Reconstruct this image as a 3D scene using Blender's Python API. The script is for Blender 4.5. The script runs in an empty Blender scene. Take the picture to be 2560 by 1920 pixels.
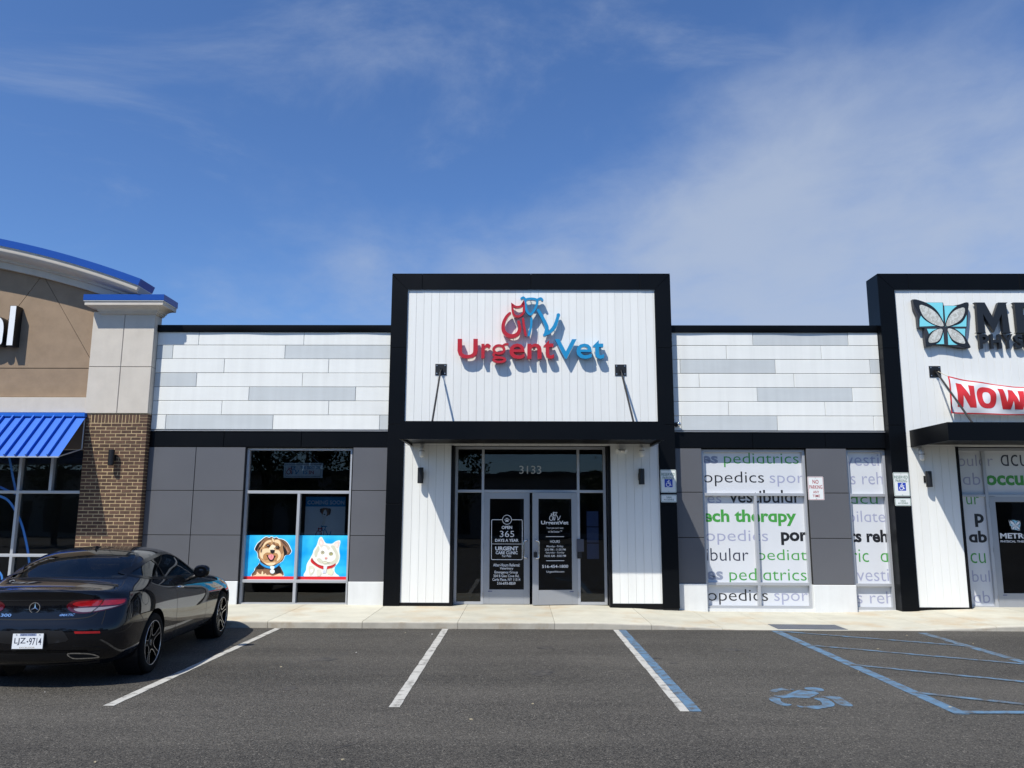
import bpy, bmesh, math, random
from mathutils import Vector, Matrix
from mathutils.bvhtree import BVHTree

random.seed(7)
R = math.radians
SC = bpy.context.scene
COL = SC.collection

# ------------------------------------------------------------------ camera
EYE = Vector((0.0, 0.0, 1.78))
PITCH, YAW, ROLL = R(9.49), R(0.60), R(-0.187)
cam_data = bpy.data.cameras.new('camera')
cam_data.sensor_width = 36.0
cam_data.lens = 1985.0 / 2560.0 * 36.0
cam_data.clip_start = 0.1
cam_data.clip_end = 2000.0
cam = bpy.data.objects.new('camera', cam_data)
cam.rotation_mode = 'XYZ'
cam.matrix_world = (Matrix.Translation(EYE) @ Matrix.Rotation(YAW, 4, 'Z') @ Matrix.Rotation(R(90) + PITCH, 4, 'X')
                    @ Matrix.Rotation(-ROLL, 4, 'Z'))
COL.objects.link(cam)
SC.camera = cam

# ------------------------------------------------------------------ sky and sun
LIGHT = Vector((0.737, 1.0, -1.727)).normalized()      # direction the sunlight travels
SUN_EL = math.asin(-LIGHT.z)
SUN_AZ = math.atan2(-LIGHT.x, -LIGHT.y)                # clockwise from +Y
world = bpy.data.worlds.new('World')
SC.world = world
world.use_nodes = True
wn, wl = world.node_tree.nodes, world.node_tree.links
wn.clear()
w_out = wn.new('ShaderNodeOutputWorld')
w_bg = wn.new('ShaderNodeBackground')
w_bg.inputs['Strength'].default_value = 0.10
w_sky = wn.new('ShaderNodeTexSky')
w_sky.sky_type = 'NISHITA'
w_sky.sun_disc = False
w_sky.sun_elevation = SUN_EL
w_sky.sun_rotation = SUN_AZ
w_sky.altitude = 100.0
w_sky.air_density = 1.0
w_sky.dust_density = 0.35
w_sky.ozone_density = 2.6


def wmath(op, a, b=None, clamp=False):
    n = wn.new('ShaderNodeMath'); n.operation = op; n.use_clamp = clamp
    for k, v in enumerate((a, b)):
        if v is None: continue
        if isinstance(v, (int, float)): n.inputs[k].default_value = v
        else: wl.new(v, n.inputs[k])
    return n.outputs[0]


w_tc = wn.new('ShaderNodeTexCoord')
w_sep = wn.new('ShaderNodeSeparateXYZ'); wl.new(w_tc.outputs['Generated'], w_sep.inputs[0])
w_h = wmath('ADD', wmath('MAXIMUM', w_sep.outputs[2], 0.0), 0.16)
w_u = wmath('DIVIDE', w_sep.outputs[0], w_h)
w_v = wmath('DIVIDE', w_sep.outputs[1], w_h)
w_comb = wn.new('ShaderNodeCombineXYZ'); wl.new(w_u, w_comb.inputs[0]); wl.new(w_v, w_comb.inputs[1])


def wnoise(scale, detail, rough, off, dist=0.0, stretch=(1, 1, 1), rot=0.0):
    mp = wn.new('ShaderNodeMapping'); mp.inputs['Location'].default_value = off
    mp.inputs['Scale'].default_value = stretch; mp.inputs['Rotation'].default_value = (0, 0, rot)
    wl.new(w_comb.outputs[0], mp.inputs[0])
    n = wn.new('ShaderNodeTexNoise'); n.inputs['Scale'].default_value = scale
    n.inputs['Detail'].default_value = detail; n.inputs['Roughness'].default_value = rough
    n.inputs['Distortion'].default_value = dist
    wl.new(mp.outputs[0], n.inputs['Vector'])
    return n.outputs['Fac']


def wramp(v, a, b):
    n = wn.new('ShaderNodeMapRange'); n.interpolation_type = 'SMOOTHSTEP'
    n.inputs[1].default_value = a; n.inputs[2].default_value = b
    wl.new(v, n.inputs[0])
    return n.outputs[0]


# a bank of thin high cloud drifting over the right half of the view and on beyond it
w_bank = wmath('MULTIPLY', wramp(wmath('ADD', wmath('MULTIPLY', w_u, 0.51), wmath('MULTIPLY', w_v, 0.86)), 0.85, 2.0), wramp(w_u, -1.5, 0.55))
w_big = wnoise(0.75, 3.0, 0.5, (3.1, 1.7, 0.0), 0.3)
w_fine = wnoise(1.3, 8.0, 0.53, (3.7, 0.9, 0.0), 0.3, (1.0, 0.75, 1), 0.5)
w_puff = wnoise(4.6, 9.0, 0.60, (5.2, 8.3, 0.0), 0.25, (1.0, 0.8, 1), 0.3)
w_c = wmath('ADD', wmath('MULTIPLY', w_big, 0.45), wmath('ADD', wmath('MULTIPLY', w_fine, 0.70), wmath('MULTIPLY', w_puff, 0.42)))
w_c = wmath('ADD', w_c, wmath('MULTIPLY', w_bank, 0.58))
w_cloud = wmath('MULTIPLY', wramp(w_c, 0.84, 1.46), 0.82, True)
w_wisp = wmath('MULTIPLY', wramp(wnoise(1.35, 8.0, 0.62, (9.9, 4.1, 0.0), 0.9, (0.8, 1.2, 1), -0.4), 0.50, 0.78), 0.36, True)
w_mask = wmath('MAXIMUM', w_cloud, w_wisp)
w_mix = wn.new('ShaderNodeMix'); w_mix.data_type = 'RGBA'
wl.new(w_mask, w_mix.inputs['Factor'])
w_grade = wn.new('ShaderNodeMix'); w_grade.data_type = 'RGBA'; w_grade.blend_type = 'MULTIPLY'
w_grade.inputs['Factor'].default_value = 1.0
w_grade.inputs[7].default_value = (0.63, 0.85, 1.15, 1)
wl.new(w_sky.outputs[0], w_grade.inputs[6])
wl.new(w_grade.outputs[2], w_mix.inputs[6])
w_mix.inputs[7].default_value = (3.55, 4.15, 5.25, 1)
wl.new(w_mix.outputs[2], w_bg.inputs['Color'])
wl.new(w_bg.outputs[0], w_out.inputs['Surface'])

sun_data = bpy.data.lights.new('sun', 'SUN')
sun_data.energy = 4.2
sun_data.angle = R(0.53)
sun_data.color = (1.0, 0.955, 0.86)
sun = bpy.data.objects.new('sun', sun_data)
sun.location = (-20, -28, 48)
sun.rotation_euler = LIGHT.to_track_quat('-Z', 'Y').to_euler()
COL.objects.link(sun)

SC.view_settings.view_transform = 'Standard'
SC.view_settings.look = 'None'
SC.view_settings.gamma = 1.0
SC.view_settings.exposure = 0.36
SC.view_settings.use_curve_mapping = False
SC.render.engine = 'CYCLES'
SC.cycles.use_denoising = True
SC.cycles.max_bounces = 8
SC.cycles.transparent_max_bounces = 12


# ------------------------------------------------------------------ materials
def new_mat(name):
    m = bpy.data.materials.new(name); m.use_nodes = True
    nt = m.node_tree
    b = nt.nodes.get('Principled BSDF')
    return m, nt, b


def mat(name, col, rough=0.5, metal=0.0, var=0.0, vscale=3.0, bump=0.0, bscale=200.0, bdist=0.002, coat=0.0, spec=0.5,
        rvar=0.0, rnd=0.0, streak=0.0, dirt=None, stretch=(1, 1, 1)):
    """plain surface: colour with a little mottling, fine relief, random tone per object"""
    m, nt, b = new_mat(name)
    N, L = nt.nodes, nt.links
    b.inputs['Base Color'].default_value = (*col, 1)
    b.inputs['Roughness'].default_value = rough
    b.inputs['Metallic'].default_value = metal
    b.inputs['Specular IOR Level'].default_value = spec
    b.inputs['Coat Weight'].default_value = coat
    b.inputs['Coat Roughness'].default_value = 0.03
    geo = N.new('ShaderNodeNewGeometry')
    mp = N.new('ShaderNodeMapping'); mp.inputs['Scale'].default_value = stretch
    L.new(geo.outputs['Position'], mp.inputs[0])
    fac = None
    if var or rvar:
        n = N.new('ShaderNodeTexNoise'); n.inputs['Scale'].default_value = vscale
        n.inputs['Detail'].default_value = 6.0; n.inputs['Roughness'].default_value = 0.6
        L.new(mp.outputs[0], n.inputs['Vector'])
        fac = n.outputs['Fac']
    csock = None
    if var or rnd or streak:
        hsv = N.new('ShaderNodeHueSaturation'); hsv.inputs['Color'].default_value = (*col, 1)
        val = None
        def add(a, bb):
            if a is None: return bb
            q = N.new('ShaderNodeMath'); q.operation = 'ADD'; L.new(a, q.inputs[0]); L.new(bb, q.inputs[1]); return q.outputs[0]
        if var:
            mr = N.new('ShaderNodeMapRange'); mr.inputs[1].default_value = 0.3; mr.inputs[2].default_value = 0.7
            mr.inputs[3].default_value = -var; mr.inputs[4].default_value = var; L.new(fac, mr.inputs[0]); val = add(val, mr.outputs[0])
        if rnd:
            oi = N.new('ShaderNodeObjectInfo'); mr = N.new('ShaderNodeMapRange')
            mr.inputs[3].default_value = -rnd; mr.inputs[4].default_value = rnd; L.new(oi.outputs['Random'], mr.inputs[0]); val = add(val, mr.outputs[0])
        if streak:
            m2 = N.new('ShaderNodeMapping'); m2.inputs['Scale'].default_value = (9, 9, 0.5); L.new(geo.outputs['Position'], m2.inputs[0])
            n2 = N.new('ShaderNodeTexNoise'); n2.inputs['Scale'].default_value = 1.0; n2.inputs['Detail'].default_value = 5; L.new(m2.outputs[0], n2.inputs['Vector'])
            mr = N.new('ShaderNodeMapRange'); mr.inputs[1].default_value = 0.35; mr.inputs[2].default_value = 0.75
            mr.inputs[3].default_value = streak * .3; mr.inputs[4].default_value = -streak; L.new(n2.outputs['Fac'], mr.inputs[0]); val = add(val, mr.outputs[0])
        one = N.new('ShaderNodeMath'); one.operation = 'ADD'; one.inputs[1].default_value = 1.0; L.new(val, one.inputs[0])
        L.new(one.outputs[0], hsv.inputs['Value']); csock = hsv.outputs[0]
    if dirt:
        dcol, dscale, d0, d1 = dirt
        n3 = N.new('ShaderNodeTexNoise'); n3.inputs['Scale'].default_value = dscale; n3.inputs['Detail'].default_value = 7; n3.inputs['Roughness'].default_value = 0.65
        L.new(geo.outputs['Position'], n3.inputs['Vector'])
        mr = N.new('ShaderNodeMapRange'); mr.inputs[1].default_value = d0; mr.inputs[2].default_value = d1; L.new(n3.outputs['Fac'], mr.inputs[0])
        mx = N.new('ShaderNodeMix'); mx.data_type = 'RGBA'; L.new(mr.outputs[0], mx.inputs['Factor'])
        if csock: L.new(csock, mx.inputs[6])
        else: mx.inputs[6].default_value = (*col, 1)
        mx.inputs[7].default_value = (*dcol, 1); csock = mx.outputs[2]
    if csock: L.new(csock, b.inputs['Base Color'])
    if rvar:
        mr = N.new('ShaderNodeMapRange'); mr.inputs[1].default_value = 0.3; mr.inputs[2].default_value = 0.7
        mr.inputs[3].default_value = rough - rvar; mr.inputs[4].default_value = rough + rvar; L.new(fac, mr.inputs[0]); L.new(mr.outputs[0], b.inputs['Roughness'])
    if bump:
        n = N.new('ShaderNodeTexNoise'); n.inputs['Scale'].default_value = bscale; n.inputs['Detail'].default_value = 4
        L.new(mp.outputs[0], n.inputs['Vector'])
        bp = N.new('ShaderNodeBump'); bp.inputs['Strength'].default_value = bump; bp.inputs['Distance'].default_value = bdist
        L.new(n.outputs['Fac'], bp.inputs['Height']); L.new(bp.outputs[0], b.inputs['Normal'])
    return m


def glass_mat(name, tint, ior=1.5, wave=0.0, gain=1.0):
    m, nt, b = new_mat(name); N, L = nt.nodes, nt.links
    N.remove(b)
    out = [n for n in N if n.type == 'OUTPUT_MATERIAL'][0]
    tr = N.new('ShaderNodeBsdfTransparent'); tr.inputs[0].default_value = (*tint, 1)
    gl = N.new('ShaderNodeBsdfGlossy'); gl.inputs['Roughness'].default_value = 0.0
    gl.inputs['Color'].default_value = (0.95, 0.98, 1.0, 1)
    fr = N.new('ShaderNodeFresnel'); fr.inputs[0].default_value = ior
    mu = N.new('ShaderNodeMath'); mu.operation = 'MULTIPLY'; mu.inputs[1].default_value = gain; mu.use_clamp = True
    mx = N.new('ShaderNodeMixShader')
    L.new(fr.outputs[0], mu.inputs[0]); L.new(mu.outputs[0], mx.inputs[0]); L.new(tr.outputs[0], mx.inputs[1]); L.new(gl.outputs[0], mx.inputs[2]); L.new(mx.outputs[0], out.inputs[0])
    if wave:
        geo = N.new('ShaderNodeNewGeometry')
        n = N.new('ShaderNodeTexNoise'); n.inputs['Scale'].default_value = 1.3; n.inputs['Detail'].default_value = 1.5
        L.new(geo.outputs['Position'], n.inputs['Vector'])
        bp = N.new('ShaderNodeBump'); bp.inputs['Strength'].default_value = wave; bp.inputs['Distance'].default_value = 0.02
        L.new(n.outputs['Fac'], bp.inputs['Height']); L.new(bp.outputs[0], gl.inputs['Normal'])
    return m


def worn_paint(name, col, amount, fine=0.5):
    """road paint worn through to the asphalt in spots"""
    m, nt, b = new_mat(name); N, L = nt.nodes, nt.links
    geo = N.new('ShaderNodeNewGeometry')
    n1 = N.new('ShaderNodeTexNoise'); n1.inputs['Scale'].default_value = 90; n1.inputs['Detail'].default_value = 6; n1.inputs['Roughness'].default_value = 0.75
    n2 = N.new('ShaderNodeTexNoise'); n2.inputs['Scale'].default_value = 9.0; n2.inputs['Detail'].default_value = 4
    L.new(geo.outputs['Position'], n1.inputs['Vector']); L.new(geo.outputs['Position'], n2.inputs['Vector'])
    a = N.new('ShaderNodeMath'); a.operation = 'MULTIPLY'; a.inputs[1].default_value = fine; L.new(n1.outputs['Fac'], a.inputs[0])
    s = N.new('ShaderNodeMath'); s.operation = 'ADD'; L.new(a.outputs[0], s.inputs[0]); L.new(n2.outputs['Fac'], s.inputs[1])
    mr = N.new('ShaderNodeMapRange'); lo = 0.5 + 0.5 * fine + 0.16 - amount * 0.34
    mr.inputs[1].default_value = lo - .04; mr.inputs[2].default_value = lo + 0.26; L.new(s.outputs[0], mr.inputs[0])
    mx = N.new('ShaderNodeMix'); mx.data_type = 'RGBA'; L.new(mr.outputs[0], mx.inputs['Factor'])
    mx.inputs[6].default_value = (*col, 1); mx.inputs[7].default_value = (0.085, 0.077, 0.066, 1)
    n3 = N.new('ShaderNodeTexNoise'); n3.inputs['Scale'].default_value = 260; n3.inputs['Detail'].default_value = 2; L.new(geo.outputs['Position'], n3.inputs['Vector'])
    m3 = N.new('ShaderNodeMapRange'); m3.inputs[3].default_value = 0.72; m3.inputs[4].default_value = 1.15; L.new(n3.outputs['Fac'], m3.inputs[0])
    hs = N.new('ShaderNodeHueSaturation'); L.new(mx.outputs[2], hs.inputs['Color']); L.new(m3.outputs[0], hs.inputs['Value'])
    L.new(hs.outputs[0], b.inputs['Base Color'])
    b.inputs['Roughness'].default_value = 0.75
    bp = N.new('ShaderNodeBump'); bp.inputs['Strength'].default_value = 0.5; bp.inputs['Distance'].default_value = 0.003
    L.new(n3.outputs['Fac'], bp.inputs['Height']); L.new(bp.outputs[0], b.inputs['Normal'])
    return m


def asphalt_mat():
    m, nt, b = new_mat('asphalt'); N, L = nt.nodes, nt.links
    geo = N.new('ShaderNodeNewGeometry'); P = geo.outputs['Position']

    def noise(scale, det, rough, vec=P, dist=0.0):
        n = N.new('ShaderNodeTexNoise'); n.inputs['Scale'].default_value = scale; n.inputs['Detail'].default_value = det
        n.inputs['Roughness'].default_value = rough; n.inputs['Distortion'].default_value = dist; L.new(vec, n.inputs['Vector']); return n.outputs['Fac']

    def rng(v, a, bb, c, d):
        r = N.new('ShaderNodeMapRange'); L.new(v, r.inputs[0])
        for k, x in enumerate((a, bb, c, d)): r.inputs[k + 1].default_value = x
        return r.outputs[0]

    def op(o, a, bb):
        q = N.new('ShaderNodeMath'); q.operation = o
        for k, v in enumerate((a, bb)):
            if isinstance(v, (int, float)): q.inputs[k].default_value = v
            else: L.new(v, q.inputs[k])
        return q.outputs[0]
    # paver's passes run along the kerb: long soft bands
    mp = N.new('ShaderNodeMapping'); mp.inputs['Scale'].default_value = (0.10, 1.0, 1.0); L.new(P, mp.inputs[0])
    bands = rng(noise(0.9, 5, 0.62, mp.outputs[0], 0.2), 0.32, 0.68, -0.26, 0.24)
    patch = rng(noise(0.55, 6, 0.6), 0.3, 0.7, -0.15, 0.15)
    stain = rng(noise(0.8, 5, 0.55, P, 1.2), 0.62, 0.78, 0.0, -0.30)
    drip = rng(noise(3.2, 4, 0.6, P, 0.6), 0.67, 0.74, 0.0, -0.32)
    # aggregate: cells of stone, dark binder between
    vor = N.new('ShaderNodeTexVoronoi'); vor.inputs['Scale'].default_value = 95.0; L.new(P, vor.inputs['Vector'])
    hue = N.new('ShaderNodeSeparateColor'); L.new(vor.outputs['Color'], hue.inputs[0])
    stone = rng(hue.outputs[0], 0.0, 1.0, -0.55, 0.60)
    bright = rng(hue.outputs[1], 0.94, 0.985, 0.0, 1.6)
    vor2 = N.new('ShaderNodeTexVoronoi'); vor2.inputs['Scale'].default_value = 34.0; L.new(P, vor2.inputs['Vector'])
    hue2 = N.new('ShaderNodeSeparateColor'); L.new(vor2.outputs['Color'], hue2.inputs[0])
    fleck = rng(op('MULTIPLY', rng(hue2.outputs[0], 0.96, 0.985, 0, 1), rng(vor2.outputs['Distance'], 0.18, 0.30, 1, 0)), 0, 1, 0, 1.6)
    grit = rng(noise(330, 3, 0.7), 0.25, 0.75, -0.28, 0.28)
    mid = rng(noise(14, 4, 0.6), 0.3, 0.7, -0.10, 0.10)
    v = op('ADD', bands, patch)
    for x in (stain, drip, stone, bright, fleck, grit, mid): v = op('ADD', v, x)
    v = op('MAXIMUM', op('ADD', v, 1.0), 0.25)
    hs = N.new('ShaderNodeHueSaturation'); hs.inputs['Color'].default_value = (0.064, 0.0590, 0.0505, 1); L.new(v, hs.inputs['Value'])
    L.new(hs.outputs[0], b.inputs['Base Color'])
    b.inputs['Roughness'].default_value = 0.78
    b.inputs['Specular IOR Level'].default_value = 0.35
    h = op('ADD', op('MULTIPLY', vor.outputs['Distance'], -1.2), op('MULTIPLY', noise(330, 3, 0.7), 0.5))
    bp = N.new('ShaderNodeBump'); bp.inputs['Strength'].default_value = 0.7; bp.inputs['Distance'].default_value = 0.006
    L.new(h, bp.inputs['Height']); L.new(bp.outputs[0], b.inputs['Normal'])
    return m


MT = {}
MT['asphalt'] = asphalt_mat()
MT['concrete'] = mat('concrete', (0.52, 0.50, 0.41), 0.85, var=0.10, vscale=2.2, bump=0.35, bscale=160, bdist=0.002,
                     dirt=((0.47, 0.33, 0.18), 0.9, 0.52, 0.82), rnd=0.07)
MT['kerb_face'] = mat('kerb_face', (0.40, 0.375, 0.315), 0.85, var=0.14, vscale=4, bump=0.35, bscale=160, bdist=0.002, dirt=((0.27, 0.21, 0.14), 2.2, 0.50, 0.75), rnd=0.05)
MT['joint'] = mat('joint_filler', (0.06, 0.055, 0.05), 0.9)
MT['pad'] = mat('warning_pad', (0.10, 0.11, 0.13), 0.7, var=0.15, vscale=5)
MT['white_line'] = worn_paint('white_road_paint', (0.50, 0.49, 0.45), 0.36)
MT['blue_line'] = worn_paint('blue_road_paint', (0.10, 0.20, 0.315), 0.58)
MT['blue_faded'] = worn_paint('faded_blue_road_paint', (0.11, 0.215, 0.33), 0.84)
MT['black_panel'] = mat('black_metal_panel', (0.0022, 0.0028, 0.0040), 0.40, var=0.12, vscale=0.8, rvar=0.05, spec=0.14)
MT['black_trim'] = mat('black_trim', (0.004, 0.004, 0.005), 0.5, spec=0.2)
MT['board_gap'] = mat('board_gap', (0.42, 0.43, 0.44), 0.8)
MT['white_board'] = mat('white_board', (0.785, 0.79, 0.76), 0.42, var=0.012, vscale=1.5, rnd=0.016, streak=0.04)
MT['white_plank'] = mat('white_fibre_panel', (0.77, 0.78, 0.75), 0.55, var=0.02, vscale=2.0, rnd=0.025, streak=0.06, bump=0.06, bscale=3, bdist=0.01, stretch=(.5, 1, 2))
MT['grey_plank'] = mat('pale_grey_fibre_panel', (0.54, 0.57, 0.575), 0.55, var=0.03, vscale=2.5, rnd=0.03, streak=0.06, bump=0.06, bscale=3, bdist=0.01, stretch=(.5, 1, 2))
MT['gap'] = mat('shadow_gap', (0.24, 0.245, 0.25), 0.8)
MT['dark_gap'] = mat('dark_gap', (0.004, 0.004, 0.005), 0.8)
MT['grey_panel'] = mat('graphite_metal_panel', (0.105, 0.107, 0.117), 0.40, metal=0.0, var=0.05, vscale=0.7, rvar=0.04, rnd=0.02, spec=0.5)
MT['base'] = mat('white_render_base', (0.68, 0.69, 0.68), 0.7, var=0.04, vscale=3, bump=0.1, bscale=60, streak=0.05)
MT['alu'] = mat('brushed_aluminium', (0.46, 0.475, 0.50), 0.42, metal=0.35, var=0.03, vscale=2)
MT['alu_door'] = mat('aluminium_door', (0.36, 0.375, 0.40), 0.40, metal=0.35, var=0.03, vscale=2)
MT['chrome'] = mat('chrome', (0.75, 0.76, 0.78), 0.12, metal=1.0)
MT['glass'] = glass_mat('shop_glass', (0.48, 0.52, 0.54), 1.5, wave=0.10)
MT['clear'] = glass_mat('pane_back', (1, 1, 1), 1.0)
MT['film'] = mat('white_window_film', (0.64, 0.66, 0.69), 0.25, var=0.015, vscale=2, coat=0.35)
MT['film_shade'] = mat('frosted_window_film', (0.72, 0.735, 0.765), 0.3, var=0.015, vscale=2)
MT['t_black'] = mat('black_print', (0.012, 0.012, 0.014), 0.4)
MT['t_navy'] = mat('navy_print', (0.03, 0.035, 0.06), 0.4)
MT['t_green'] = mat('green_print', (0.055, 0.30, 0.05), 0.4)
MT['t_lav'] = mat('lavender_print', (0.33, 0.345, 0.48), 0.4)
MT['t_lavb'] = mat('slate_print', (0.24, 0.27, 0.36), 0.4)
MT['t_white'] = mat('white_vinyl', (0.80, 0.81, 0.82), 0.5)
MT['t_grey'] = mat('grey_vinyl', (0.42, 0.43, 0.42), 0.5)
MT['room_wall'] = mat('room_wall', (0.09, 0.09, 0.095), 0.9, var=0.1)
MT['room_floor'] = mat('room_floor', (0.07, 0.065, 0.06), 0.6, var=0.15)
MT['roofing'] = mat('roofing', (0.12, 0.12, 0.12), 0.9)
MT['sign_red'] = mat('red_acrylic', (0.46, 0.010, 0.013), 0.30, coat=0.2)
MT['sign_blue'] = mat('blue_acrylic', (0.012, 0.25, 0.50), 0.30, coat=0.2)
MT['brick'] = mat('brown_brick', (0.092, 0.049, 0.031), 0.85, var=0.22, vscale=14, rnd=0.30, bump=0.5, bscale=90, bdist=0.004)
MT['mortar'] = mat('sand_mortar', (0.50, 0.375, 0.21), 0.95, var=0.12, vscale=12, bump=0.4, bscale=150)
MT['beige'] = mat('beige_stucco', (0.58, 0.53, 0.46), 0.9, var=0.06, vscale=3.5, bump=0.35, bscale=220, bdist=0.002, streak=0.03)
MT['beige_groove'] = mat('beige_groove', (0.30, 0.27, 0.24), 0.9)
MT['tan'] = mat('tan_stucco', (0.29, 0.208, 0.138), 0.92, var=0.10, vscale=4.5, bump=0.4, bscale=200, bdist=0.002)
MT['tan_groove'] = mat('tan_groove', (0.12, 0.085, 0.06), 0.9)
MT['blue_metal'] = mat('blue_coping_metal', (0.004, 0.062, 0.33), 0.35, var=0.03, spec=0.4)
MT['blue_awning'] = mat('blue_awning_metal', (0.012, 0.125, 0.56), 0.38, var=0.04, vscale=2, rnd=0.02)
MT['blue_decal'] = mat('blue_window_decal', (0.03, 0.16, 0.48), 0.5)
MT['lamp_black'] = mat('black_lamp_metal', (0.008, 0.008, 0.009), 0.45)
MT['white_plastic'] = mat('white_plastic', (0.70, 0.70, 0.68), 0.45)
MT['steel'] = mat('zinc_steel', (0.45, 0.45, 0.46), 0.35, metal=0.9)
MT['tyre'] = mat('tyre_rubber', (0.006, 0.006, 0.006), 0.85, var=0.1, spec=.2)
MT['signface'] = mat('sign_white', (0.74, 0.77, 0.76), 0.45, var=0.01)
MT['sign_green'] = mat('sign_green_print', (0.012, 0.12, 0.075), 0.45)
MT['sign_bluep'] = mat('sign_blue_print', (0.012, 0.05, 0.42), 0.45)
MT['sign_redp'] = mat('sign_red_print', (0.36, 0.02, 0.035), 0.45)
MT['banner'] = mat('banner_vinyl', (0.80, 0.795, 0.80), 0.45, var=0.01)
MT['banner_red'] = mat('banner_red_print', (0.62, 0.030, 0.035), 0.45)
MT['letter_black'] = mat('charcoal_channel_letter', (0.013, 0.014, 0.016), 0.38)
MT['leaf'] = mat('tree_leaf', (0.045, 0.085, 0.022), 0.6, var=0.35, vscale=1.2)
MT['bark'] = mat('tree_bark', (0.09, 0.07, 0.05), 0.9, var=0.2)
MT['far_wall'] = mat('far_wall_render', (0.40, 0.38, 0.35), 0.9, var=0.06)
MT['far_glass'] = mat('far_dark_glass', (0.02, 0.025, 0.03), 0.1)
_cols = {}


def colour(c, rough=0.5):
    """flat print colour"""
    k = (tuple(round(x, 3) for x in c), rough)
    if k not in _cols: _cols[k] = mat('print_ink', c, rough)
    return _cols[k]


def srgb(r, g, b):
    f = lambda v: (v / 255 / 12.92) if v / 255 <= 0.04045 else ((v / 255 + 0.055) / 1.055) ** 2.4
    return (f(r), f(g), f(b))


# ------------------------------------------------------------------ mesh helpers
ID4 = Matrix.Identity(4)


def link(o, parent=None, root=None):
    """parent while the mesh keeps its world coordinates"""
    COL.objects.link(o)
    if parent is not None:
        o.parent = parent
        if parent.type == 'EMPTY' and not parent.get('_local'):
            o.matrix_parent_inverse = Matrix.Translation(parent.location).inverted()
    return o


def tag(o, label=None, cat=None, group=None, kind=None):
    if label: o['label'] = label
    if cat: o['category'] = cat
    if group: o['group'] = group
    if kind: o['kind'] = kind
    return o


def thing(name, loc, label, cat, group=None):
    e = bpy.data.objects.new(name, None)
    e.location = loc
    e.empty_display_size = 0.2
    COL.objects.link(e)
    return tag(e, label, cat, group)


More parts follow.
